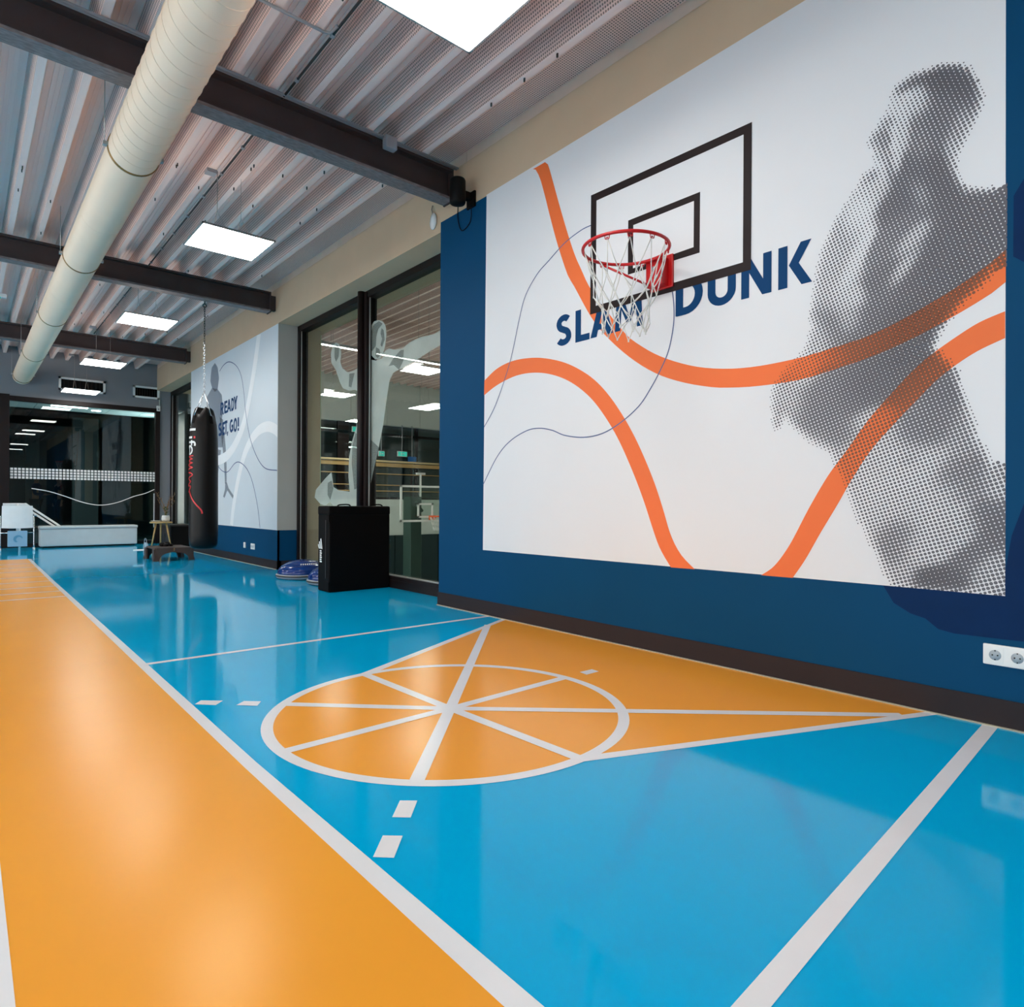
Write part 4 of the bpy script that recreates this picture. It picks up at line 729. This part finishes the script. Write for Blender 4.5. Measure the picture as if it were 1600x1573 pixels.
# ------------------------------------------------------------------ brown step stool with things on it
st = thing('step_stool', (2.53, 11.35, 0), 'dark brown arched plastic step stool under the punching bag', 'step')
x0, x1, y0, y1, hh = 2.235, 2.825, 11.0, 11.72, .205
MB().box((x0+.035, y0+.04, hh-.028), (x1-.035, y1-.04, hh), .01).build('tread', BROWN, st)
def arch(yv, d, nm):
    lo = [((x0+x1)/2-(.5*(x1-x0)-.085)*math.cos(math.radians(q)), .135*math.sin(math.radians(q))**.8) for q in range(0, 181, 12)]; mb = MB()
    up = [(x0+(x1-x0)*i/(len(lo)-1), hh-.004) for i in range(len(lo))]; up = [(min(max(p[0], x0+.05), x1-.05), p[1]) for p in up]; up[0] = (x0, 0); up[-1] = (x1, 0)
    n = len(lo); fr_ = [(p[0], yv, p[1]) for p in lo]+[(p[0], yv+d*.3*(p[1]/hh), p[1]) for p in up]; bk = [(p[0], p[1]+d, p[2]) for p in fr_]
    q_ = [(i, i+1, n+i+1, n+i) for i in range(n-1)]
    mb.add(fr_+bk, q_+[tuple(2*n+j for j in f[::-1]) for f in q_]+[(i+1, i, 2*n+i, 2*n+i+1) for i in range(n-1)]+[(n+i, n+i+1, 3*n+i+1, 3*n+i) for i in range(n-1)]+[(0, n, 3*n, 2*n), (n-1, 2*n-1+2*n-n-(n)+n, 4*n-1, 2*n-1)][:1])
    mb.build(nm, BROWN, st)
arch(y0, .03, 'arch_side'); arch(y1-.03, .03, 'arch_side')
for xa in (x0+.012, x1-.04):
    for ya in (y0+.02, y1-.14): MB().box((xa, ya, 0), (xa+.028, ya+.12, hh-.02), .006).build('leg', BROWN, st)
MB().box((2.52, y0-.004, hh-.05), (2.535, y0+.002, hh-.005)).build('front_clip', M('tan', (150, 118, 74), .5), st)
gv = MB()
for c, r_ in (((2.46, 11.45, .235), .05), ((2.53, 11.50, .238), .055), ((2.50, 11.40, .225), .04), ((2.58, 11.43, .222), .03)):
    gv.lathe([(r_*math.cos(math.radians(q)), max(-(c[2]-.206), r_*.75*math.sin(math.radians(q)))) for q in range(-90, 91, 18)], 14, c)
g = gv.build('training_gloves', BLACK, origin=(2.5, 11.45, .206)); tag(g, 'small bundle of black gloves lying on the brown step stool', 'gloves')
aw = thing('exercise_wheel', (2.33, 11.95, 0), 'pale blue exercise wheel with handle leaning at the left of the stool', 'exercise wheel')
MB().lathe([(.055, -.02), (.115, -.022), (.125, -.012), (.125, .012), (.115, .022), (.055, .02)], 28, (2.31, 11.9, .126), 'x').build('wheel', M('clear_blue_plastic', (176, 206, 226), .15, trans=.3), aw)
MB().tube([(2.13, 11.9, .126), (2.49, 11.9, .126)], .014, 10).build('axle_handle', PLASTW, aw)
MB().lathe([(.05, -.023), (.05, .023)], 20, (2.31, 11.9, .126), 'x').build('hub', GREYP, aw)
MB().tube([(2.31+.0, 11.93+.09*math.cos(q*math.pi/12), .235+.08*math.sin(q*math.pi/12)) for q in range(24)], .006, 6, True).build('ring_handle', GREYP, aw)
# ------------------------------------------------------------------ side table, plate, plant, black cabinet
tb = thing('side_table', (2.98, 14.0, 0), 'small wooden side table with slanted legs beside the black cabinet', 'side table')
MB().lathe([(0, .497), (.19, .497), (.2, .505), (.2, .52), (.19, .526), (0, .526)], 36, (2.98, 14.0, 0)).build('table_top', WOOD, tb)
for a in (200, 320, 80): c_, s_ = math.cos(math.radians(a)), math.sin(math.radians(a)); MB().tube([(2.98+.10*c_, 14+.10*s_, .50), (2.98+.20*c_, 14+.20*s_, 0)], [.017, .012], 10).build('leg', WOOD, tb)
pl = MB().lathe([(0, .526), (.05, .526), (.095, .546), (.1, .552), (.092, .552), (.05, .534), (0, .532)], 32, (2.885, 13.95, 0)).build('plate', M('cream_ceramic', (222, 214, 196), .3), origin=(2.885, 13.95, .526)); tag(pl, 'cream shallow plate on the small wooden table', 'plate')
pp = thing('potted_plant', (3.07, 14.04, .526), 'white pot with green leaves and dry twigs on the side table', 'potted plant')
MB().lathe([(.045, .526), (.065, .54), (.075, .58), (.07, .63), (.062, .65), (.056, .65), (.06, .62), (0, .615)], 24, (3.07, 14.04, 0)).build('pot', VINYLW, pp)
rn = random.Random(5)
lf = MB()
for k in range(46):
    a = rn.uniform(0, 6.28); r_ = rn.uniform(0, .05); p = Vector((3.07+r_*math.cos(a), 14.04+r_*math.sin(a), rn.uniform(.63, .80))); d = Vector((math.cos(a), math.sin(a), rn.uniform(.3, 1.5))).normalized()*rn.uniform(.03, .055); s_ = d.cross(Vector((0, 0, 1))).normalized()*.011
    lf.add([p, p+d*.5+s_, p+d, p+d*.5-s_], [(0, 1, 2, 3)])
tag(lf.build('foliage', LEAF, pp), kind='stuff')
for k in range(9):
    a = rn.uniform(0, 6.28); l = rn.uniform(.06, .2); h = rn.uniform(.28, .48); pts = [(3.07, 14.04, .62)]
    for j in range(1, 5): pts.append((3.07+l*j/4*math.cos(a)*(j/4)+rn.uniform(-.012, .012), 14.04+l*j/4*math.sin(a)*(j/4)+rn.uniform(-.012, .012), .62+h*j/4))
    mb = MB().tube(pts, [.0045, .004, .0035, .003, .002], 5)
    for j in (2, 3, 4):
        for s_ in (-1, 1): q = Vector(pts[j]); mb.tube([q, q+Vector((rn.uniform(-.03, .03), rn.uniform(-.03, .03), .04))], [.0028, .004], 5)
    mb.build('twig', TWIG, pp)
cb = thing('low_cabinet', (3.42, 14.4, 0), 'low black cabinet standing in the window recess behind the table', 'cabinet')
MB().box((3.16, 14.0, .03), (3.61, 14.88, .43)).build('cabinet_body', BLACK, cb); MB().box((3.13, 13.97, .43), (3.613, 14.9, .458), .004).build('cabinet_top', SCREW, cb)
for k in range(2): d_ = MB().box((3.142, 14.01+k*.435, .05), (3.16, 14.435+k*.435, .42), .003).build('cabinet_door', BASE, cb); MB().box((3.136, 14.40+k*.06-.0, .2), (3.142, 14.41+k*.06, .28)).build('door_handle', SCREW, d_)
MB().box((3.2, 14.04, 0), (3.60, 14.84, .03)).build('plinth', FRAME, cb)
# ------------------------------------------------------------------ long white box, handrail, wheeled frame
wb = thing('padded_box', (2.0, 15.6, 0), 'long low white vinyl padded box before the dark glass door', 'bench')
MB().box((1.175, 15.44, .03), (2.835, 15.78, .375), .02).build('box_body', VINYLW, wb); MB().box((1.165, 15.43, .375), (2.845, 15.79, .425), .018).build('padded_lid', VINYLW, wb)
MB().box((1.168, 15.434, .366), (2.842, 15.786, .376)).build('lid_piping', GREYP, wb); MB().box((1.22, 15.47, 0), (2.79, 15.75, .03)).build('plinth', BLACK, wb)
hr = thing('handrail', (1.0, 15.82, 0), 'pair of white tubular rails sloping down behind the padded box', 'handrail')
for k, dz in enumerate((0, -.075)):
    MB().tube(smooth_line([(.62, 15.82, .855+dz*.3), (.95, 15.82, .855+dz*.3), (1.02, 15.82, .82+dz), (1.52, 15.82, .42+dz), (1.70, 15.82, .27+dz)], 3), .02, 10).build('rail', PLASTW, hr)
MB().tube([(.88, 15.82, .84), (.88, 15.82, 0)], .02, 10).build('rail_post', PLASTW, hr); MB().tube([(1.69, 15.82, .28), (1.69, 15.82, 0)], .02, 10).build('rail_post', PLASTW, hr)
tr = thing('wheeled_frame', (.79, 14.8, 0), 'chrome frame on castors holding a white padded panel and pale blue box', 'trolley')
def curved(x0, x1, z0, z1, yv, t_, bow):
    mb = MB(); n = 8; A = []; B = []
    for i in range(n+1):
        f = i/n; x = x0+(x1-x0)*f; d = bow*(1-(2*f-1)**2); A.append((x, yv-d, z0-d*.25)); B.append((x*.97+.03*(x0+x1)/2, yv-d, z1))
    vs = A+B+[(p[0], p[1]+t_, p[2]) for p in A]+[(p[0], p[1]+t_, p[2]) for p in B]; m = n+1
    fs = [(i, i+1, m+i+1, m+i) for i in range(n)]+[(2*m+i+1, 2*m+i, 3*m+i, 3*m+i+1) for i in range(n)]+[(m+i, m+i+1, 3*m+i+1, 3*m+i) for i in range(n)]+[(i+1, i, 2*m+i, 2*m+i+1) for i in range(n)]+[(0, m, 3*m, 2*m), (m-1, 3*m-1, 4*m-1, 2*m-1)]
    return mb.add(vs, fs)
curved(.562, 1.02, .425, .83, 14.78, .045, .03).build('padded_panel', M('bright_white_vinyl', (246, 246, 244), .5), tr)
MB().tube([(.79, 14.82, .36), (.79, 14.82, .87)], .019, 10).build('centre_post', PLASTW, tr)
bxo = MB().box((.65, 14.74, .085), (.935, 14.84, .372), .008).build('pale_blue_box', M('pale_blue_plastic', (150, 190, 216), .35), tr)
cres = [(.80+.07*math.cos(math.radians(q)), .225+.07*math.sin(math.radians(q))) for q in range(20, 250, 14)]; cr2 = [(.815+.045*math.cos(math.radians(q)), .215+.045*math.sin(math.radians(q))) for q in range(20, 250, 14)]
mb = MB(); strip(mb, cres, cr2, lambda p: (p[0], 14.7385, p[1])); mb.build('crescent_emblem', M('emblem_blue', (98, 160, 196), .4), bxo)
for s in (0, 1):
    x = .545 if s == 0 else 1.035
    MB().tube(smooth_line([(x+(-.05 if s == 0 else .05), 14.95, .64), (x, 14.93, .645), (x, 14.86, .60), (x, 14.82, .35), (x, 14.80, .05)], 4), .011, 8).build('side_tube', CHROME, tr)
    for yy in (14.72, 14.92): c_ = MB().lathe([(.012, -.011), (.028, -.011), (.028, .011), (.012, .011)], 14, (x, yy, .028), 'x').build('castor', PLASTW, tr)
    MB().tube([(x, 14.72, .06), (x, 14.92, .06)], .010, 8).build('foot_tube', CHROME, tr)
MB().tube([(.545, 14.81, .335), (1.035, 14.81, .335)], .010, 8).build('cross_bar', CHROME, tr)
# ------------------------------------------------------------------ hall furnishings seen through the window
hb = thing('basketball_backboard', (9.8, 14.9, .4), 'clear backboard with white border in the hall behind the window', 'backboard')
def bar_rect(mb, x0, x1, z0, z1, w_, yv, d):
    return mb.box((x0, yv, z0), (x1, yv+d, z0+w_)).box((x0, yv, z1-w_), (x1, yv+d, z1)).box((x0, yv, z0), (x0+w_, yv+d, z1)).box((x1-w_, yv, z0), (x1, yv+d, z1))
bar_rect(MB(), 8.88, 10.70, .41, 1.40, .055, 14.88, .03).build('board_border', PLASTW, hb); bar_rect(MB(), 9.42, 9.92, .52, .92, .05, 14.88, .03).build('target_border', PLASTW, hb)
MB().box((8.9, 14.895, .43), (10.68, 14.905, 1.38)).build('clear_panel', GLASS, hb)
MB().box((9.4, 15.2, -2.6), (9.75, 15.6, 1.1), .02).tube([(9.55, 15.3, 1.0), (9.6, 14.95, .7)], .05, 8).build('support_post', M('dark_green', (36, 62, 54), .5), hb)
hx, hy, hz = 9.86, 14.55, .56
MB().tube([(hx+.235*math.cos(q*math.pi/16), hy+.235*math.sin(q*math.pi/16), hz) for q in range(32)], .016, 8, True).box((hx-.08, 14.78, hz-.1), (hx+.08, 14.88, hz+.02)).build('orange_rim', M('rim_orange', (232, 92, 34), .4), hb)
mb = MB()
for l, (z0_, r0_, z1_, r1_) in enumerate(((0, .23, -.15, .18), (-.15, .18, -.27, .145), (-.27, .145, -.38, .12))):
    for k in range(12):
        for s_ in (-.5, .5):
            a, b = 2*math.pi*(k+(l % 2)*.5)/12, 2*math.pi*(k+(l % 2)*.5+s_)/12; mb.tube([(hx+r0_*math.cos(a), hy+r0_*math.sin(a), hz+z0_), (hx+r1_*math.cos(b), hy+r1_*math.sin(b), hz+z1_)], .006, 4)
tag(mb.build('net', NETM, hb))
ra = thing('gallery_rail', (9, HY-.2, 1.03), 'long wooden handrails along the gallery at the far end of the hall', 'railing')
MB().box((5, HY-.24, 2.02), (15, HY-.20, 2.13)).build('wide_board', WOOD, ra); MB().tube([(5, HY-.26, 2.18), (15, HY-.26, 2.18)], .03, 8).build('handrail', M('light_wood', (232, 208, 158), .4), ra)
for z in (1.80, 1.46, 1.28): MB().tube([(5, HY-.22, z), (15, HY-.22, z)], .016, 6).build('thin_rail', WOOD, ra)
for k in range(6): MB().box((5.6+k*1.7, HY-.19, 1.0), (5.66+k*1.7, HY-.15, 2.15)).build('rail_post', SCREW, ra)
for x, z, yv, lb, dx in ((8.92, 3.10, 17.44, 'green exit sign high on the hall wall behind the glass athlete', .32), (9.72, 2.42, 17.40, 'small green exit sign in the gallery, left of the next one', .2), (10.45, 2.45, 17.40, 'green exit sign in the gallery right of the smaller one', .34), (7.69, -.2, 17.38, 'green exit sign low on the hall wall left of the black box', .26)):
    t = thing('exit_sign', (x, yv, z), lb, 'exit sign'); MB().box((x-dx/2, yv, z-.08), (x+dx/2, yv+.04, z+.08)).build('sign_housing', PLASTW, t)
    MB().box((x-dx/2+.012, yv-.006, z-.068), (x+dx/2-.012, yv, z+.068)).build('lit_face', EXITG, t); MB().box((x-.01, yv+.02, z+.07), (x+.01, yv+.04, 3.345 if z > 0 else z+.09)).box((x-.01, yv+.02, 3.335 if z > 0 else z+.08), (x+.01, HY+.005 if z > 0 else HY-.045, 3.345 if z > 0 else z+.09)).build('hanger', GREYP, t); MB().box((x-.05, yv-.009, z-.04), (x-.03, yv-.006, z+.04)).add([(x+.0, yv-.008, z-.015), (x+.05, yv-.008, z-.015), (x+.05, yv-.008, z+.015), (x+.0, yv-.008, z+.015)], [(0, 1, 2, 3)]).build('pictogram', PLASTW, t)
t = thing('blue_sign', (10.75, 17.4, 2.2), 'small bright blue sign in the gallery beside the exit sign', 'sign'); MB().box((10.66, 17.40, 2.20), (10.95, 17.43, 2.38)).build('sign_board', M('sign_blue', (20, 110, 190), .4), t); MB().box((10.80, 17.42, 2.37), (10.82, 17.44, 3.345)).box((10.80, 17.42, 3.335), (10.82, HY+.005, 3.345)).build('hanger', GREYP, t)
pst = thing('volleyball_post', (10.35, 16.2, -2.6), 'white T-shaped post standing in the hall behind the clear backboard', 'post'); MB().tube([(10.35, 16.2, -2.6), (10.35, 16.2, 1.78)], .03, 8).build('post_tube', PLASTW, pst); MB().box((10.2, 16.17, 1.76), (10.5, 16.23, 1.82)).build('post_top', PLASTW, pst)
# ------------------------------------------------------------------ two people standing in the dark room beyond the glass door
def skin(name, joints, edges, mat, parent, sub=2):
    me = bpy.data.meshes.new(name); o = bpy.data.objects.new(name, me); COL.objects.link(o); o.parent = parent
    ks = list(joints); off = Vector((0, 0, 0)); me.from_pydata([joints[k][:3] for k in ks], [(ks.index(a), ks.index(b)) for a, b in edges], [])
    md = o.modifiers.new('skin', 'SKIN'); sv = me.skin_vertices[0].data if me.skin_vertices else None
    if sv is None:
        bm = bmesh.new(); bm.from_mesh(me); bm.verts.layers.skin.verify(); bm.to_mesh(me); bm.free(); sv = me.skin_vertices[0].data
    for i, k in enumerate(ks): r_ = joints[k][3]; sv[i].radius = r_ if isinstance(r_, tuple) else (r_, r_); sv[i].use_root = (i == 0)
    s_ = o.modifiers.new('sub', 'SUBSURF'); s_.levels = sub; s_.render_levels = sub
    dg = bpy.context.evaluated_depsgraph_get(); ev = o.evaluated_get(dg); m2_ = bpy.data.meshes.new_from_object(ev); o.modifiers.clear(); o.data = m2_
    m2_.materials.clear(); m2_.materials.append(mat)
    for p in m2_.polygons: p.use_smooth = True; p.material_index = 0
    return o
SKINM = M('skin', (170, 124, 100), .5); HAIR = M('hair_dark', (34, 26, 24), .6); SHOE = M('shoe_dark', (24, 24, 26), .5)
def person(loc, turn, label, shirtc, trousc, arm):
    t = thing('person', loc, label, 'person'); t.rotation_euler = (0, 0, turn)
    J = {'hip': (0, 0, .95, .12), 'sp': (0, 0, 1.15, .11), 'ch': (0, -.01, 1.36, .12), 'nk': (0, .0, 1.50, .052), 'h0': (0, -.01, 1.57, .075), 'h1': (0, -.005, 1.66, .085), 'h2': (0, 0, 1.73, .06)}
    E_ = [('hip', 'sp'), ('sp', 'ch'), ('ch', 'nk'), ('nk', 'h0'), ('h0', 'h1'), ('h1', 'h2')]
    for s, n in ((-1, 'l'), (1, 'r')):
        J.update({n+'s': (s*.19, 0, 1.41, .058), n+'e': (s*.25, .02 if not arm else -.03, 1.14, .042), n+'w': (s*(.24 if not arm else .12), -.04 if not arm else -.26, .92 if not arm else 1.12, .028), n+'p': (s*(.24 if not arm else .09), -.05 if not arm else -.33, .85 if not arm else 1.14, (.03, .017)),
                  n+'t': (s*.10, 0, .88, .088), n+'k': (s*.11, -.02, .50, .058), n+'a': (s*.11, .02, .09, .042), n+'f': (s*.12, -.13, .035, .036)})
        E_ += [('ch', n+'s'), (n+'s', n+'e'), (n+'e', n+'w'), (n+'w', n+'p'), ('hip', n+'t'), (n+'t', n+'k'), (n+'k', n+'a'), (n+'a', n+'f')]
        px, py, pz = J[n+'p'][:3]; d = (0, -.0, -1) if not arm else (-s*.1, -1, .05)
        for f in range(4):
            q = n+'f%d' % f; o_ = (f-1.5)*.017; l = (.07, .08, .075, .06)[f]
            J[q] = (px, py+o_, pz-.035, .0085) if not arm else (px+o_, py-.035, pz, .0085); J[q+'b'] = (px-s*.01, py+o_-.01, pz-.035-l, .007) if not arm else (px+o_, py-.035-l, pz-.012, .007)
            E_ += [(n+'p', q), (q, q+'b')]
        J[n+'th'] = (px-s*.02, py-.035, pz-.04, .009) if not arm else (px-s*.045, py-.02, pz+.01, .009); E_.append((n+'p', n+'th'))
    body = skin('body', J, E_, SKINM, t)
    fc = MB().lathe([(.0, -.012), (.011, -.006), (.012, .004), (.006, .018), (0, .03)], 8, (0, -.093, 1.645)).build('nose', SKINM); fc.parent = t
    e_ = MB().box((-.042, -.088, 1.668), (-.022, -.080, 1.678)).box((.022, -.088, 1.668), (.042, -.080, 1.678)).build('eyes', HAIR); e_.parent = t
    m_ = MB().box((-.025, -.088, 1.60), (.025, -.078, 1.608)).build('mouth', M('lips', (140, 80, 76), .5)); m_.parent = t
    er = MB()
    for s in (-1, 1): er.lathe([(0, -.03), (.014, -.02), (.016, .01), (0, .03)], 8, (s*.086, .005, 1.65))
    er_ = er.build('ears', SKINM); er_.parent = t
    hr_ = MB().lathe([(.093*math.cos(math.radians(q)), .105*math.sin(math.radians(q))) for q in range(0, 91, 15)], 18, (0, .018, 1.672)).build('hair', HAIR); hr_.parent = t
    SJ = {k: (*J[k][:3], J[k][3]+.014) for k in ('sp', 'ch')}; SJ['hip2'] = (0, 0, .93, .145); SJ['nk'] = (0, 0, 1.475, .07); SE = [('sp', 'ch'), ('sp', 'hip2'), ('ch', 'nk')]
    for n in 'lr':
        SJ[n+'s'] = (*J[n+'s'][:3], .074); SJ[n+'e'] = (*J[n+'e'][:3], .056); SJ[n+'w'] = (*[a*.9+b*.1 for a, b in zip(J[n+'w'][:3], J[n+'e'][:3])], .042); SE += [('ch', n+'s'), (n+'s', n+'e'), (n+'e', n+'w')]
    skin('shirt', SJ, SE, shirtc, t)
    TJ = {'hip': (0, 0, .95, .138)}; TE = []
    for n in 'lr':
        TJ[n+'t'] = (*J[n+'t'][:3], .104); TJ[n+'k'] = (*J[n+'k'][:3], .075); TJ[n+'a'] = (J[n+'a'][0], J[n+'a'][1], .10, .062); TE += [('hip', n+'t'), (n+'t', n+'k'), (n+'k', n+'a')]
        s = -1 if n == 'l' else 1; sh = MB().box((s*.12-.048, -.20, .0), (s*.12+.048, .075, .085), .03).build('shoe', SHOE); sh.parent = t
    skin('trousers', TJ, TE, trousc, t)
    return t
person((1.80, 25.0, 0), math.radians(70), 'person in a dark blue shirt standing beyond the glass door, on the left', M('shirt_blue', (28, 52, 96), .7), M('trousers_dark', (26, 28, 34), .7), True)
person((2.42, 25.3, 0), math.radians(-70), 'person in black clothes standing beyond the glass door, on the right', M('shirt_black', (24, 24, 26), .7), MATS['trousers_dark'], False)
